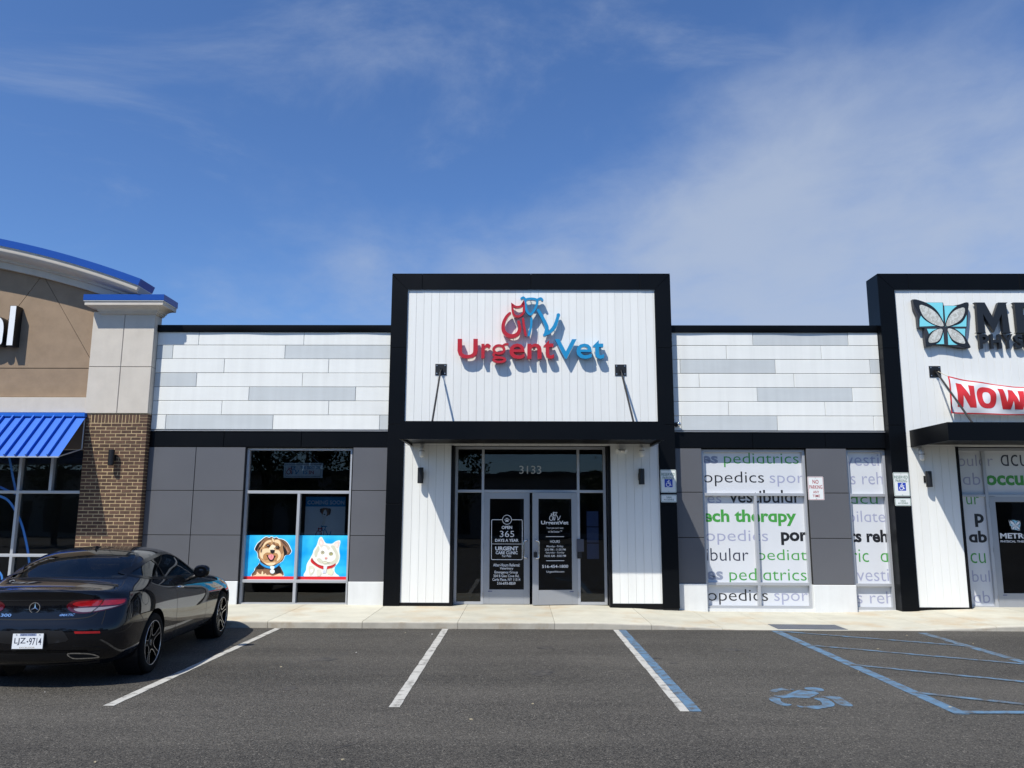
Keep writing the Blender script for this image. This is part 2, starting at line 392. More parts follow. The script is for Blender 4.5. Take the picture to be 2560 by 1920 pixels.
class MB:
    def __init__(s):
        s.v, s.f, s.mi = [], [], []

    def add(s, vs, fs, mi=0):
        n = len(s.v)
        s.v += [tuple(p) for p in vs]
        s.f += [tuple(i + n for i in q) for q in fs]
        s.mi += [mi] * len(fs)
        return s

    def box(s, x0, x1, y0, y1, z0, z1, mi=0):
        return s.add([(x0, y0, z0), (x1, y0, z0), (x1, y1, z0), (x0, y1, z0), (x0, y0, z1), (x1, y0, z1), (x1, y1, z1), (x0, y1, z1)],
                     [(0, 3, 2, 1), (4, 5, 6, 7), (0, 1, 5, 4), (1, 2, 6, 5), (2, 3, 7, 6), (3, 0, 4, 7)], mi)

    def panel(s, x0, x1, z0, z1, y, d, c=0.004, mi=0):
        """slab facing -Y with chamfered front edges"""
        c = min(c, (x1 - x0) * .3, (z1 - z0) * .3)
        vs = [(x0 + c, y, z0 + c), (x1 - c, y, z0 + c), (x1 - c, y, z1 - c), (x0 + c, y, z1 - c),
              (x0, y + c, z0), (x1, y + c, z0), (x1, y + c, z1), (x0, y + c, z1),
              (x0, y + d, z0), (x1, y + d, z0), (x1, y + d, z1), (x0, y + d, z1)]
        fs = [(0, 1, 2, 3)]
        for k in range(4):
            j = (k + 1) % 4
            fs += [(k + 4, j + 4, j, k), (k + 8, j + 8, j + 4, k + 4)]
        fs.append((11, 10, 9, 8))
        return s.add(vs, fs, mi)

    def prism(s, poly, y0, y1, mi=0):
        """poly in (x, z), extruded from y0 (front) to y1"""
        a = sum(poly[i][0] * poly[(i + 1) % len(poly)][1] - poly[(i + 1) % len(poly)][0] * poly[i][1] for i in range(len(poly)))
        if a < 0: poly = poly[::-1]
        n = len(poly)
        vs = [(x, y0, z) for x, z in poly] + [(x, y1, z) for x, z in poly]
        fs = [tuple(range(n)), tuple(range(2 * n - 1, n - 1, -1))] + [(i + n, (i + 1) % n + n, (i + 1) % n, i) for i in range(n)]
        return s.add(vs, fs, mi)

    def flat(s, poly, y, mi=0):
        a = sum(poly[i][0] * poly[(i + 1) % len(poly)][1] - poly[(i + 1) % len(poly)][0] * poly[i][1] for i in range(len(poly)))
        if a < 0: poly = poly[::-1]
        return s.add([(x, y, z) for x, z in poly], [tuple(range(len(poly)))], mi)

    def stroke(s, pts, w, y0, y1, closed=False, mi=0, caps=4):
        """ribbon of width w (number or list) along pts in (x, z), extruded"""
        n = len(pts)
        W = w if isinstance(w, (list, tuple)) else [w] * n
        Lp, Rp = [], []
        for i in range(n):
            a = Vector(pts[(i - 1) % n] if (closed or i > 0) else pts[i])
            b = Vector(pts[(i + 1) % n] if (closed or i < n - 1) else pts[i])
            p = Vector(pts[i])
            d1, d2 = (p - a), (b - p)
            if d1.length < 1e-9: d1 = d2
            if d2.length < 1e-9: d2 = d1
            d1, d2 = d1.normalized(), d2.normalized()
            t = (d1 + d2)
            t = t.normalized() if t.length > 1e-6 else d1
            nn = Vector((-t.y, t.x))
            k = W[i] / 2 / max(0.45, abs(nn.dot(Vector((-d1.y, d1.x)))))
            Lp.append(p + nn * k); Rp.append(p - nn * k)
        if not closed and caps:
            def cap(p, l, sgn):
                c = Vector(p); o = Vector(l) - c; out = []
                for q in range(1, caps):
                    ang = math.pi * q / caps * sgn
                    out.append(c + Vector((o.x * math.cos(ang) - o.y * math.sin(ang), o.x * math.sin(ang) + o.y * math.cos(ang))))
                return out
            st = cap(pts[0], Lp[0], 1); en = cap(pts[-1], Rp[-1], 1)
        else: st = en = []
        vs, fs = [], []
        m = len(Lp)
        for P in (Lp, Rp):
            vs += [(p.x, y0, p.y) for p in P]
        vs += [(p.x, y0, p.y) for p in st + en]
        nv = len(vs)
        vs += [(x, y1, z) for x, _, z in vs[:nv]]
        loop_n = m if closed else m - 1
        outline = []
        for i in range(loop_n):
            j = (i + 1) % m
            fs.append((m + i, m + j, j, i)); fs.append((nv + i, nv + j, nv + m + j, nv + m + i))
        if closed:
            for i in range(m):
                j = (i + 1) % m
                fs.append((i, j, nv + j, nv + i)); fs.append((m + j, m + i, nv + m + i, nv + m + j))
        else:
            sc = [2 * m + q for q in range(len(st))]; ec = [2 * m + len(st) + q for q in range(len(en))]
            ring = list(range(m)) [::-1] + sc + list(range(m, 2 * m)) + ec
            if sc: fs.append(tuple([0] + sc + [m])); fs.append(tuple(nv + q for q in reversed([0] + sc + [m])))
            if ec: fs.append(tuple([2 * m - 1] + ec + [m - 1])); fs.append(tuple(nv + q for q in reversed([2 * m - 1] + ec + [m - 1])))
            for i in range(len(ring)):
                a, b = ring[i], ring[(i + 1) % len(ring)]
                fs.append((b, a, nv + a, nv + b))
        return s.add(vs, fs, mi)

    def tube(s, pts, r, n=10, mi=0, cap=True):
        pts = [Vector(p) for p in pts]
        rr = r if isinstance(r, (list, tuple)) else [r] * len(pts)
        base = len(s.v)
        up = None
        for i, p in enumerate(pts):
            t = (pts[min(i + 1, len(pts) - 1)] - pts[max(i - 1, 0)]).normalized()
            if up is None:
                up = Vector((0, 0, 1)) if abs(t.z) < 0.9 else Vector((1, 0, 0))
            sd = t.cross(up).normalized(); up = sd.cross(t).normalized()
            for k in range(n):
                a = 2 * math.pi * k / n
                s.v.append(tuple(p + (sd * math.cos(a) + up * math.sin(a)) * rr[i]))
        for i in range(len(pts) - 1):
            for k in range(n):
                j = (k + 1) % n
                s.f.append((base + i * n + k, base + i * n + j, base + (i + 1) * n + j, base + (i + 1) * n + k)); s.mi.append(mi)
        if cap:
            s.f.append(tuple(base + k for k in range(n))[::-1]); s.mi.append(mi)
            s.f.append(tuple(base + (len(pts) - 1) * n + k for k in range(n))); s.mi.append(mi)
        return s

    def cyl(s, c, r, h, n=20, axis='z', bev=0.0, mi=0):
        c = Vector(c)
        ax = {'x': Vector((1, 0, 0)), 'y': Vector((0, 1, 0)), 'z': Vector((0, 0, 1))}[axis]
        if bev: pts = [c, c + ax * bev, c + ax * (h - bev), c + ax * h]; rr = [r - bev, r, r, r - bev]
        else: pts = [c, c + ax * h]; rr = [r, r]
        return s.tube(pts, rr, n, mi)

    def lathe(s, prof, c, axis='x', n=32, mi=0, closed=False):
        """prof: (radius, offset along axis)"""
        base = len(s.v); m = len(prof)
        for k in range(n):
            a = 2 * math.pi * k / n
            for r, o in prof:
                if axis == 'x': s.v.append((c[0] + o, c[1] + r * math.cos(a), c[2] + r * math.sin(a)))
                elif axis == 'z': s.v.append((c[0] + r * math.cos(a), c[1] + r * math.sin(a), c[2] + o))
                else: s.v.append((c[0] + r * math.cos(a), c[1] + o, c[2] + r * math.sin(a)))
        for k in range(n):
            j = (k + 1) % n
            for i in range(m if closed else m - 1):
                q = (i + 1) % m
                s.f.append((base + k * m + i, base + j * m + i, base + j * m + q, base + k * m + q)); s.mi.append(mi)
        return s

    def mesh(s, name, mats, smooth=False, auto=None, fix=False):
        me = bpy.data.meshes.new(name)
        me.from_pydata(s.v, [], s.f)
        for m_ in (mats if isinstance(mats, (list, tuple)) else [mats]): me.materials.append(m_)
        if any(s.mi): me.polygons.foreach_set('material_index', s.mi)
        if fix:
            bm = bmesh.new(); bm.from_mesh(me); bmesh.ops.recalc_face_normals(bm, faces=bm.faces); bm.to_mesh(me); bm.free()
        if smooth:
            me.polygons.foreach_set('use_smooth', [True] * len(me.polygons))
            if auto: me.set_sharp_from_angle(angle=R(auto))
        me.update()
        return me

    def build(s, name, mats, parent=None, smooth=False, auto=None, fix=False):
        return link(bpy.data.objects.new(name, s.mesh(name, mats, smooth, auto, fix)), parent)


def smooth_pts(pts, closed=False, sub=6):
    """Catmull-Rom through pts"""
    P = [Vector(p) for p in pts]; n = len(P); out = []
    rng = range(n) if closed else range(n - 1)
    for i in rng:
        if closed: a, b, c, d = P[(i - 1) % n], P[i], P[(i + 1) % n], P[(i + 2) % n]
        else: a, b, c, d = P[max(i - 1, 0)], P[i], P[i + 1], P[min(i + 2, n - 1)]
        for k in range(sub):
            t = k / sub
            out.append(0.5 * ((2 * b) + (c - a) * t + (2 * a - 5 * b + 4 * c - d) * t * t + (3 * b - a - 3 * c + d) * t ** 3))
    if not closed: out.append(P[-1])
    return [tuple(p) for p in out]


_glyph = {}


def text_raw(txt, bold=0.0, shear=0.0, spacing=1.0, ex=0.0):
    k = (txt, bold, shear, spacing, ex)
    if k in _glyph: return _glyph[k]
    cu = bpy.data.curves.new('lettering', 'FONT')
    cu.body = txt; cu.size = 1.0; cu.offset = bold; cu.shear = shear; cu.space_character = spacing
    cu.resolution_u = 3; cu.fill_mode = 'BOTH'; cu.extrude = ex
    if ex == 0: cu.fill_mode = 'FRONT'
    o = bpy.data.objects.new('lettering', cu); COL.objects.link(o)
    dg = bpy.context.evaluated_depsgraph_get(); dg.update()
    me = bpy.data.meshes.new_from_object(o.evaluated_get(dg))
    vs = [tuple(v.co) for v in me.vertices]; fs = [tuple(p.vertices) for p in me.polygons]
    bpy.data.objects.remove(o); bpy.data.curves.remove(cu); bpy.data.meshes.remove(me)
    _glyph[k] = (vs, fs)
    return vs, fs


def text_round_a(txt, bold, shear, spacing):
    """lettering whose a is a bowl with a stem: a d cut off at x-height"""
    vs, fs = text_raw(txt.replace('ɑ', 'd'), bold, shear, spacing)
    xh = max(v[1] for v in text_raw('o', bold)[0])
    bm = bmesh.new(); bv = [bm.verts.new(v) for v in vs]
    for f in fs:
        try: bm.faces.new([bv[i] for i in f])
        except ValueError: pass
    for k, ch in enumerate(txt):
        if ch != 'ɑ': continue
        pre = txt[:k].replace('ɑ', 'd')
        x1 = max(v[0] for v in text_raw(pre + 'd', bold, shear, spacing)[0]) + .004
        x0 = max(v[0] for v in text_raw(pre, bold, shear, spacing)[0]) - .004 if pre.strip() else -9
        fc = [f for f in bm.faces if all(x0 <= v.co.x <= x1 for v in f.verts)]
        ge = set(fc)
        for f in fc: ge.update(f.verts); ge.update(f.edges)
        bmesh.ops.bisect_plane(bm, geom=list(ge), plane_co=(0, xh - .008, 0), plane_no=(0, 1, 0), clear_outer=True)
    bm.verts.index_update()
    out = [tuple(v.co) for v in bm.verts], [tuple(v.index for v in f.verts) for f in bm.faces]
    bm.free()
    return out


def text_fit(mb, txt, x0, x1, z0, z1, y, bold=0.0, shear=0.0, depth=0.0, mi=0, clip=None, spacing=1.0):
    """write txt so that its ink fills the box, facing -Y; depth > 0 makes solid letters running back from y"""
    if 'ɑ' in txt: vs, fs = text_round_a(txt, bold, shear, spacing)
    else: vs, fs = text_raw(txt, bold, shear, spacing, 0.5 if depth else 0.0)
    if not vs: return
    ax, bx = min(v[0] for v in vs), max(v[0] for v in vs); az, bz = min(v[1] for v in vs), max(v[1] for v in vs)
    sx, sz = (x1 - x0) / (bx - ax), (z1 - z0) / (bz - az)
    out = [(x0 + (v[0] - ax) * sx, y + ((0.5 - v[2]) * depth if depth else 0.0), z0 + (v[1] - az) * sz) for v in vs]
    if clip:
        bm = bmesh.new()
        bv = [bm.verts.new(p) for p in out]
        for f in fs:
            try: bm.faces.new([bv[i] for i in f])
            except ValueError: pass
        cx0, cx1, cz0, cz1 = clip
        for co, no in (((cx0, 0, 0), (-1, 0, 0)), ((cx1, 0, 0), (1, 0, 0)), ((0, 0, cz0), (0, 0, -1)), ((0, 0, cz1), (0, 0, 1))):
            bmesh.ops.bisect_plane(bm, geom=list(bm.verts) + list(bm.edges) + list(bm.faces), plane_co=co, plane_no=no, clear_outer=True)
        bm.verts.index_update()
        out = [tuple(v.co) for v in bm.verts]; fs = [tuple(v.index for v in f.verts) for f in bm.faces]
        bm.free()
        if not fs: return
    mb.add(out, fs, mi)


def clip_poly(poly, x0, x1, z0, z1):
    def cut(p, f, inter):
        out = []
        for i in range(len(p)):
            a, b = p[i], p[(i + 1) % len(p)]
            if f(a): out.append(a)
            if f(a) != f(b): out.append(inter(a, b))
        return out
    ix = lambda X: (lambda a, b: (X, a[1] + (b[1] - a[1]) * (X - a[0]) / (b[0] - a[0])))
    iz = lambda Z: (lambda a, b: (a[0] + (b[0] - a[0]) * (Z - a[1]) / (b[1] - a[1]), Z))
    for f, g in ((lambda p: p[0] >= x0, ix(x0)), (lambda p: p[0] <= x1, ix(x1)), (lambda p: p[1] >= z0, iz(z0)), (lambda p: p[1] <= z1, iz(z1))):
        if poly: poly = cut(poly, f, g)
    return poly

# ------------------------------------------------------------------ lettering and marks, in metres on their own surfaces
FILM1 = [
    ('es', 3.573, 3.89, 2.822, 2.974, 't_lavb', 0.03),
    ('pediɑtrics', 4.008, 5.472, 2.754, 3.037, 't_green', 0),
    ('opedics', 3.587, 4.776, 2.382, 2.67, 't_black', 0),
    ('spor', 4.887, 5.551, 2.38, 2.594, 't_lav', 0),
    ('vestibulɑr', 4.086, 5.466, 2.062, 2.312, 't_black', 0.01),
    ('es', 3.657, 3.927, 2.059, 2.186, 't_lav', 0),
    ('ech therɑpy', 3.559, 5.365, 1.619, 1.933, 't_green', 0.03),
    ('opedics', 3.59, 4.799, 1.26, 1.545, 't_lav', 0),
    ('por', 5.049, 5.56, 1.258, 1.505, 't_black', 0.035),
    ('ibulɑr', 3.596, 4.406, 0.955, 1.194, 't_navy', 0),
    ('pediɑt', 4.581, 5.527, 0.904, 1.176, 't_green', 0),
    ('es', 3.592, 3.902, 0.597, 0.759, 't_lavb', 0.03),
    ('pediɑtrics', 4.023, 5.501, 0.515, 0.817, 't_green', 0),
    ('opedics', 3.588, 4.743, 0.137, 0.426, 't_black', 0),
    ('spor', 4.862, 5.503, 0.142, 0.355, 't_lav', 0),
]
FILM2 = [
    ('vesti', 6.387, 7.041, 2.789, 3.015, 't_lav', 0),
    ('s reh', 6.464, 7.089, 2.425, 2.665, 't_lav', 0),
    ('ɑcu', 6.413, 6.961, 2.051, 2.184, 't_green', 0),
    ('pilɑte', 6.372, 7.081, 1.631, 1.918, 't_lav', 0),
    ('ts reh', 6.368, 7.104, 1.313, 1.554, 't_black', 0.035),
    ('ric  ɑ', 6.387, 7.077, 0.943, 1.182, 't_green', 0),
    ('vesti', 6.462, 7.072, 0.587, 0.813, 't_lav', 0),
    ('s reh', 6.433, 7.124, 0.17, 0.394, 't_lav', 0),
]
FILM3 = [
    ('bulɑr', 8.612, 9.283, 2.787, 3.012, 't_lav', 0),
    ('ɑcu', 9.436, 9.953, 2.789, 3.014, 't_navy', 0),
    ('ɑb', 8.662, 9.002, 2.423, 2.658, 't_lav', 0),
    ('occup', 9.108, 10.049, 2.332, 2.613, 't_green', 0.035),
    ('ur', 8.694, 8.94, 2.044, 2.202, 't_green', 0),
    ('p', 8.822, 9.001, 1.612, 1.866, 't_black', 0.035),
    ('ɑb', 8.678, 9.026, 1.314, 1.543, 't_black', 0.035),
    ('cu', 8.676, 8.964, 0.927, 1.12, 't_green', 0),
    ('bul', 8.679, 9.012, 0.578, 0.792, 't_lav', 0),
    ('ɑb', 8.666, 8.98, 0.186, 0.409, 't_lav', 0),
]
DOOR_L = [
    ('OPEN', -0.356, -0.152, 1.544, 1.605, 0.03),
    ('365', -0.392, -0.112, 1.392, 1.508, -0.004),
    ('DAYS A YEAR', -0.483, -0.027, 1.3, 1.357, 0.03),
    ('URGENT', -0.478, -0.033, 1.135, 1.212, 0.035),
    ('CARE CLINIC', -0.469, -0.042, 1.064, 1.122, 0.03),
    ('For Pets', -0.344, -0.17, 1.01, 1.054, 0.012),
    ('After-Hours Referral:', -0.516, -0.002, 0.832, 0.892, 0.012),
    ('Veterinary', -0.387, -0.128, 0.764, 0.821, 0.012),
    ('Emergency Group', -0.488, -0.039, 0.688, 0.751, 0.012),
    ('204 B Glen Cove Rd,', -0.51, -0.015, 0.624, 0.681, 0.012),
    ('Carle Place, NY 11514', -0.529, 0.007, 0.555, 0.614, 0.012),
    ('516-693-8859', -0.438, -0.084, 0.491, 0.544, 0.012),
]
DOOR_R = [
    ('UrgentVet', 0.427, 0.944, 1.615, 1.705, 0.02),
    ("Your pet can't wait", 0.528, 0.847, 1.541, 1.589, 0),
    ('to feel better.™', 0.56, 0.82, 1.479, 1.524, 0),
    ('HOURS', 0.596, 0.779, 1.286, 1.337, 0.008),
    ('Monday - Friday', 0.53, 0.844, 1.193, 1.241, 0.006),
    ('3:00 PM - 11:00 PM', 0.495, 0.887, 1.138, 1.179, 0.006),
    ('Saturday - Sunday', 0.513, 0.863, 1.078, 1.121, 0.006),
    ('10:00 AM - 8:00 PM', 0.49, 0.891, 1.019, 1.061, 0.006),
    ('516-454-1800', 0.444, 0.933, 0.815, 0.873, 0.02),
    ('UrgentVet.com', 0.524, 0.858, 0.717, 0.764, 0.01),
]
SIGN = [
    ('U', -1.232, -0.835, 4.834, 5.228),
    ('r', -0.764, -0.577, 4.838, 5.133),
    ('g', -0.561, -0.239, 4.744, 5.145),
    ('e', -0.214, 0.09, 4.827, 5.134),
    ('n', 0.138, 0.418, 4.831, 5.134),
    ('t', 0.455, 0.662, 4.831, 5.205),
    ('V', 0.68, 1.105, 4.831, 5.223),
    ('e', 1.1, 1.405, 4.832, 5.135),
    ('t', 1.422, 1.641, 4.832, 5.205),
]
EMBLEM = {
    'cat_ears' : [(-0.16, 5.923), (-0.083, 5.876), (0.015, 5.893), (0.064, 5.971), (0.07, 5.839), (0.056, 5.746), (-0.034, 5.682), (-0.124, 5.712), (-0.154, 5.822)],
    'cat_back' : [(-0.203, 5.751), (-0.271, 5.678), (-0.328, 5.552), (-0.335, 5.418), (-0.269, 5.317), (-0.155, 5.284), (-0.049, 5.334), (-0.012, 5.451), (-0.033, 5.572)],
    'cat_leg' : [(0.053, 5.64), (0.073, 5.485), (0.106, 5.304)],
    'dog_leg' : [(0.22, 5.645), (0.212, 5.485), (0.168, 5.301)],
    'dog_head' : [(0.106, 6.016), (0.204, 6.045), (0.327, 6.017), (0.319, 5.906), (0.261, 5.788), (0.196, 5.724), (0.13, 5.796), (0.106, 5.906)],
    'dog_earL' : [(0.106, 6.016), (0.064, 6.067), (0.023, 6.05)],
    'dog_earR' : [(0.327, 6.017), (0.401, 6.051), (0.437, 6.017)],
    'dog_back' : [(0.355, 5.813), (0.449, 5.637), (0.522, 5.469), (0.51, 5.385), (0.478, 5.31)],
    'dog_tail' : [(0.478, 5.31), (0.579, 5.368), (0.686, 5.502), (0.752, 5.713)],
}
BUTTERFLY = {
    'back' : [(7.69, 6.009), (7.943, 5.945), (8.273, 5.945), (8.284, 5.881), (8.474, 5.881), (8.769, 5.946), (8.732, 5.651), (8.693, 5.449), (8.681, 5.428), (8.644, 5.248), (8.727, 5.038), (8.533, 5.038), (8.292, 5.09), (8.099, 5.111), (7.87, 5.058), (7.859, 5.226), (7.876, 5.434), (7.757, 5.438), (7.755, 5.672), (7.701, 5.821)],
    'wing1' : [(7.689, 5.997), (7.862, 5.971), (8.06, 5.864), (8.19, 5.693), (8.253, 5.47), (8.069, 5.485), (7.874, 5.608), (7.755, 5.8)],
    'lens1' : [(7.814, 5.889), (7.995, 5.832), (8.149, 5.693), (8.243, 5.476), (8.09, 5.491), (7.934, 5.587), (7.841, 5.714)],
    'wing2' : [(8.764, 5.937), (8.705, 5.694), (8.566, 5.523), (8.293, 5.46), (8.324, 5.629), (8.424, 5.779), (8.579, 5.896)],
    'lens2' : [(8.666, 5.839), (8.661, 5.715), (8.549, 5.566), (8.304, 5.464), (8.349, 5.629), (8.486, 5.779)],
    'wing3' : [(7.881, 5.069), (7.894, 5.227), (8.008, 5.364), (8.219, 5.428), (8.199, 5.269), (8.101, 5.132)],
    'lens3' : [(7.938, 5.138), (7.947, 5.248), (8.06, 5.375), (8.207, 5.409), (8.174, 5.269), (8.094, 5.163)],
    'wing4' : [(8.717, 5.038), (8.526, 5.08), (8.372, 5.185), (8.307, 5.428), (8.454, 5.417), (8.625, 5.269), (8.695, 5.132)],
    'lens4' : [(8.623, 5.126), (8.491, 5.143), (8.376, 5.227), (8.314, 5.413), (8.451, 5.386), (8.584, 5.269)],
    'cy1' : [(7.932, 5.941), (8.263, 5.941), (8.244, 5.481), (7.779, 5.459), (7.792, 5.608)],
    'cy2' : [(8.292, 5.875), (8.535, 5.875), (8.709, 5.694), (8.683, 5.46), (8.283, 5.46)],
    'cy3' : [(7.915, 5.413), (8.228, 5.413), (8.222, 5.111), (8.017, 5.111)],
    'cy4' : [(8.314, 5.417), (8.659, 5.417), (8.634, 5.248), (8.538, 5.097), (8.303, 5.096)],
}
WHEELCHAIR = {
    'head' : [(3.003, 8.819), (3.048, 8.874), (3.127, 8.87), (3.184, 8.823), (3.18, 8.744), (3.148, 8.696), (3.095, 8.689), (3.03, 8.727)],
    'torso' : [(2.565, 8.461), (2.711, 8.514), (2.821, 8.644), (2.919, 8.75), (2.98, 8.699), (3.056, 8.675), (3.073, 8.586), (3.012, 8.51), (2.897, 8.372), (2.826, 8.37), (2.757, 8.405), (2.63, 8.366)],
    'wheelA' : [(2.485, 8.35), (2.536, 8.412), (2.593, 8.353), (2.566, 8.234), (2.575, 8.131), (2.623, 8.087), (2.562, 8.03), (2.502, 8.084), (2.476, 8.186), (2.47, 8.267)],
    'wheelB' : [(2.657, 8.05), (2.711, 8.012), (2.797, 8.036), (2.894, 8.06), (2.936, 8.151), (2.951, 8.255), (2.936, 8.361), (3.016, 8.387), (3.056, 8.293), (3.054, 8.165), (3.034, 8.086), (2.992, 8.018), (2.898, 7.962), (2.801, 7.906), (2.739, 7.947), (2.67, 7.967)],
    'leg' : [(3.03, 8.448), (3.12, 8.463), (3.216, 8.429), (3.21, 8.227), (3.205, 8.09), (3.179, 8.034), (3.116, 8.043), (3.078, 8.132), (3.095, 8.341)],
    'arm' : [(2.595, 8.69), (2.675, 8.784), (2.773, 8.84), (2.808, 8.774), (2.885, 8.784), (2.819, 8.721), (2.718, 8.706), (2.646, 8.639)],
}

# ------------------------------------------------------------------ ground
KERB = 13.24
lot = tag(MB().add([(-160, -160, 0), (160, -160, 0), (160, 120, 0), (-160, 120, 0)], [(0, 1, 2, 3)]).build('parking_lot', MT['asphalt']), kind='structure')


def ground_poly(name, pts, m, z=0.004, parent=lot, thick=0.0015):
    a = sum(pts[i][0] * pts[(i + 1) % len(pts)][1] - pts[(i + 1) % len(pts)][0] * pts[i][1] for i in range(len(pts)))
    if a < 0: pts = pts[::-1]
    n = len(pts)
    vs = [(x, y, z) for x, y in pts] + [(x, y, z - thick) for x, y in pts]
    return MB().add(vs, [tuple(range(n))] + [(i + n, (i + 1) % n + n, (i + 1) % n, i) for i in range(n)]).build(name, m, parent)


def wobble_line(name, a, b, w, m, z=0.004, seed=0, jag=0.004):
    """a sprayed line with slightly uneven edges"""
    rnd = random.Random(seed)
    A, B = Vector(a), Vector(b); d = (B - A); n = max(6, int(d.length / 0.18)); t = d.normalized(); nn = Vector((-t.y, t.x))
    l, r = [], []
    for i in range(n + 1):
        p = A + d * i / n
        l.append(tuple(p + nn * (w / 2 + rnd.uniform(-jag, jag)))); r.append(tuple(p - nn * (w / 2 + rnd.uniform(-jag, jag))))
    return ground_poly(name, l + r[::-1], m, z)


wobble_line('white_line', (-3.88, 13.19), (-3.895, 7.88), 0.10, MT['white_line'], seed=1)
wobble_line('white_line', (-1.195, 13.21), (-1.185, 7.89), 0.10, MT['white_line'], seed=2)
wobble_line('white_line', (1.535, 13.18), (1.535, 7.79), 0.085, MT['white_line'], seed=3)
wobble_line('blue_line', (1.635, 13.18), (1.632, 7.79), 0.115, MT['blue_line'], seed=4)
wobble_line('blue_line', (4.07, 13.14), (4.07, 7.74), 0.135, MT['blue_line'], seed=5)
wobble_line('blue_line', (4.00, 7.80), (6.40, 7.84), 0.10, MT['blue_line'], z=0.008, seed=6)
wobble_line('blue_line', (6.31, 13.0), (6.33, 7.80), 0.135, MT['blue_faded'], seed=7)
for k, (a, b) in enumerate((((4.10, 13.10), (6.27, 11.71)), ((4.06, 11.72), (6.25, 10.29)), ((4.06, 10.21), (6.28, 8.74)), ((4.08, 8.64), (5.30, 7.88)))):
    wobble_line('blue_line', a, b, 0.085, MT['blue_faded'], z=0.008, seed=20 + k)
sym = bpy.data.objects.new('wheelchair_symbol', None)
COL.objects.link(sym); sym.parent = lot
for k, p in WHEELCHAIR.items():
    P = smooth_pts(p, True, 3) if k not in ('torso',) else p
    o = ground_poly('symbol_piece', P, MT['blue_faded'] if k in ('arm', 'leg') else MT['blue_line'], 0.004, None)
    o.parent = sym
# oil spots and scuffs
STAIN = worn_paint('oil_stain', (0.030, 0.028, 0.026), 0.75)
for k, (x, y, a, b, r_) in enumerate(((1.70, 10.62, .13, .09, .2), (1.91, 10.28, .07, .04, .1), (-1.37, 6.60, .16, .018, .8), (2.27, 6.63, .05, .02, .3), (-2.90, 7.88, .05, .03, 0), (-2.45, 10.4, .16, .13, .4), (.25, 9.6, .20, .15, 1.0), (2.9, 11.3, .15, .12, .6), (-2.4, 8.7, .10, .08, 1.4), (.35, 11.4, .12, .10, .2))):
    rn = random.Random(k + 50)
    pts = []
    for q in range(18):
        t = 2 * math.pi * q / 18; w = rn.uniform(.7, 1.15)
        u, v = a * w * math.cos(t), b * w * math.sin(t)
        pts.append((x + u * math.cos(r_) - v * math.sin(r_), y + u * math.sin(r_) + v * math.cos(r_)))
    ground_poly('oil_stain', smooth_pts(pts, True, 3), STAIN, 0.0022, lot, .001)
# old smear of rubber and a few scraps on the asphalt
scrap = MB(); rs = random.Random(4)
for _ in range(30):
    x, y = rs.uniform(-7.5, 7.5), rs.uniform(4.5, 13.1); s_ = rs.uniform(.004, .013); a = rs.uniform(0, 6.28)
    q = [(x + s_ * 1.4 * math.cos(a + t) , y + s_ * math.sin(a + t) * 1.2, 0.006 + s_ * .2 * (k % 2)) for k, t in enumerate((0, 1.4, 2.9, 4.5))]
    scrap.add(q + [(p[0], p[1], 0.001) for p in q], [(0, 1, 2, 3), (4, 5, 1, 0), (5, 6, 2, 1), (6, 7, 3, 2), (7, 4, 0, 3)], 0 if _ % 3 else 1)
tag(scrap.build('litter', [colour((.42, .36, .24)), colour((.65, .62, .56))]), 'tiny scraps of leaf and grit scattered on the asphalt', 'litter', kind='stuff')


def kerb_h(x):
    T = ((-40, .110), (1.2, .106), (2.1, .086), (2.7, .052), (3.7, .008), (5.4, .003), (6.3, .014), (7.2, .048), (7.9, .088), (8.6, .100), (40, .104))
    for (a, za), (b, zb) in zip(T, T[1:]):
        if x <= b:
            t = (x - a) / (b - a); t = t * t * (3 - 2 * t) if b - a < 2 else t
            return za + (zb - za) * t
    return .1


def walk_z(x, y): return kerb_h(x) + 0.006 * (y - KERB)


walk = tag(MB().box(-40, 40, KERB + .05, 15.9, -.4, -.03).build('sidewalk', MT['joint']), kind='structure')
cuts = [-16, -14.6, -13.1, -11.6, -10.1, -8.6, -7.1, -5.58, -4.07, -2.54, -1.00, 0.56, 2.11, 3.25, 4.12, 5.32, 6.7, 7.62, 9.1, 10.6, 12.1, 13.6]
sk = {-4.07: 0.0, 3.25: .0}
for a, b in zip(cuts, cuts[1:]):
    g = 0.010 if (round(a, 2) in (-4.07, 2.11, 7.62)) else 0.006
    mb = MB(); nx = 8 if 1 < b < 9 else 2
    prof_y = [KERB - .012, KERB - .008, KERB + .004, KERB + .022, KERB + .05, KERB + .3, 14.2, 14.9, 15.9]
    for i in range(nx + 1):
        x = a + g / 2 + (b - a - g) * i / nx
        h = kerb_h(x)
        rz = min(.022, max(h, .004))
        zs = [-.12, h - rz, h - rz * .3, h - .001] + [walk_z(x, y) for y in prof_y[4:]]
        mb.v += [(x, y, z) for y, z in zip(prof_y, zs)]
        mb.v += [(x, 15.9, -.12)]
    m_ = len(prof_y) + 1
    for i in range(nx):
        for j in range(m_):
            k = (j + 1) % m_
            mb.f.append((i * m_ + j, (i + 1) * m_ + j, (i + 1) * m_ + k, i * m_ + k)); mb.mi.append(1 if j in (0, 1) else 0)
    mb.f.append(tuple(range(m_))); mb.f.append(tuple(nx * m_ + q for q in reversed(range(m_)))); mb.mi += [0, 0]
    mb.build('slab', [MT['concrete'], MT['kerb_face']], walk, smooth=True, auto=30, fix=True)
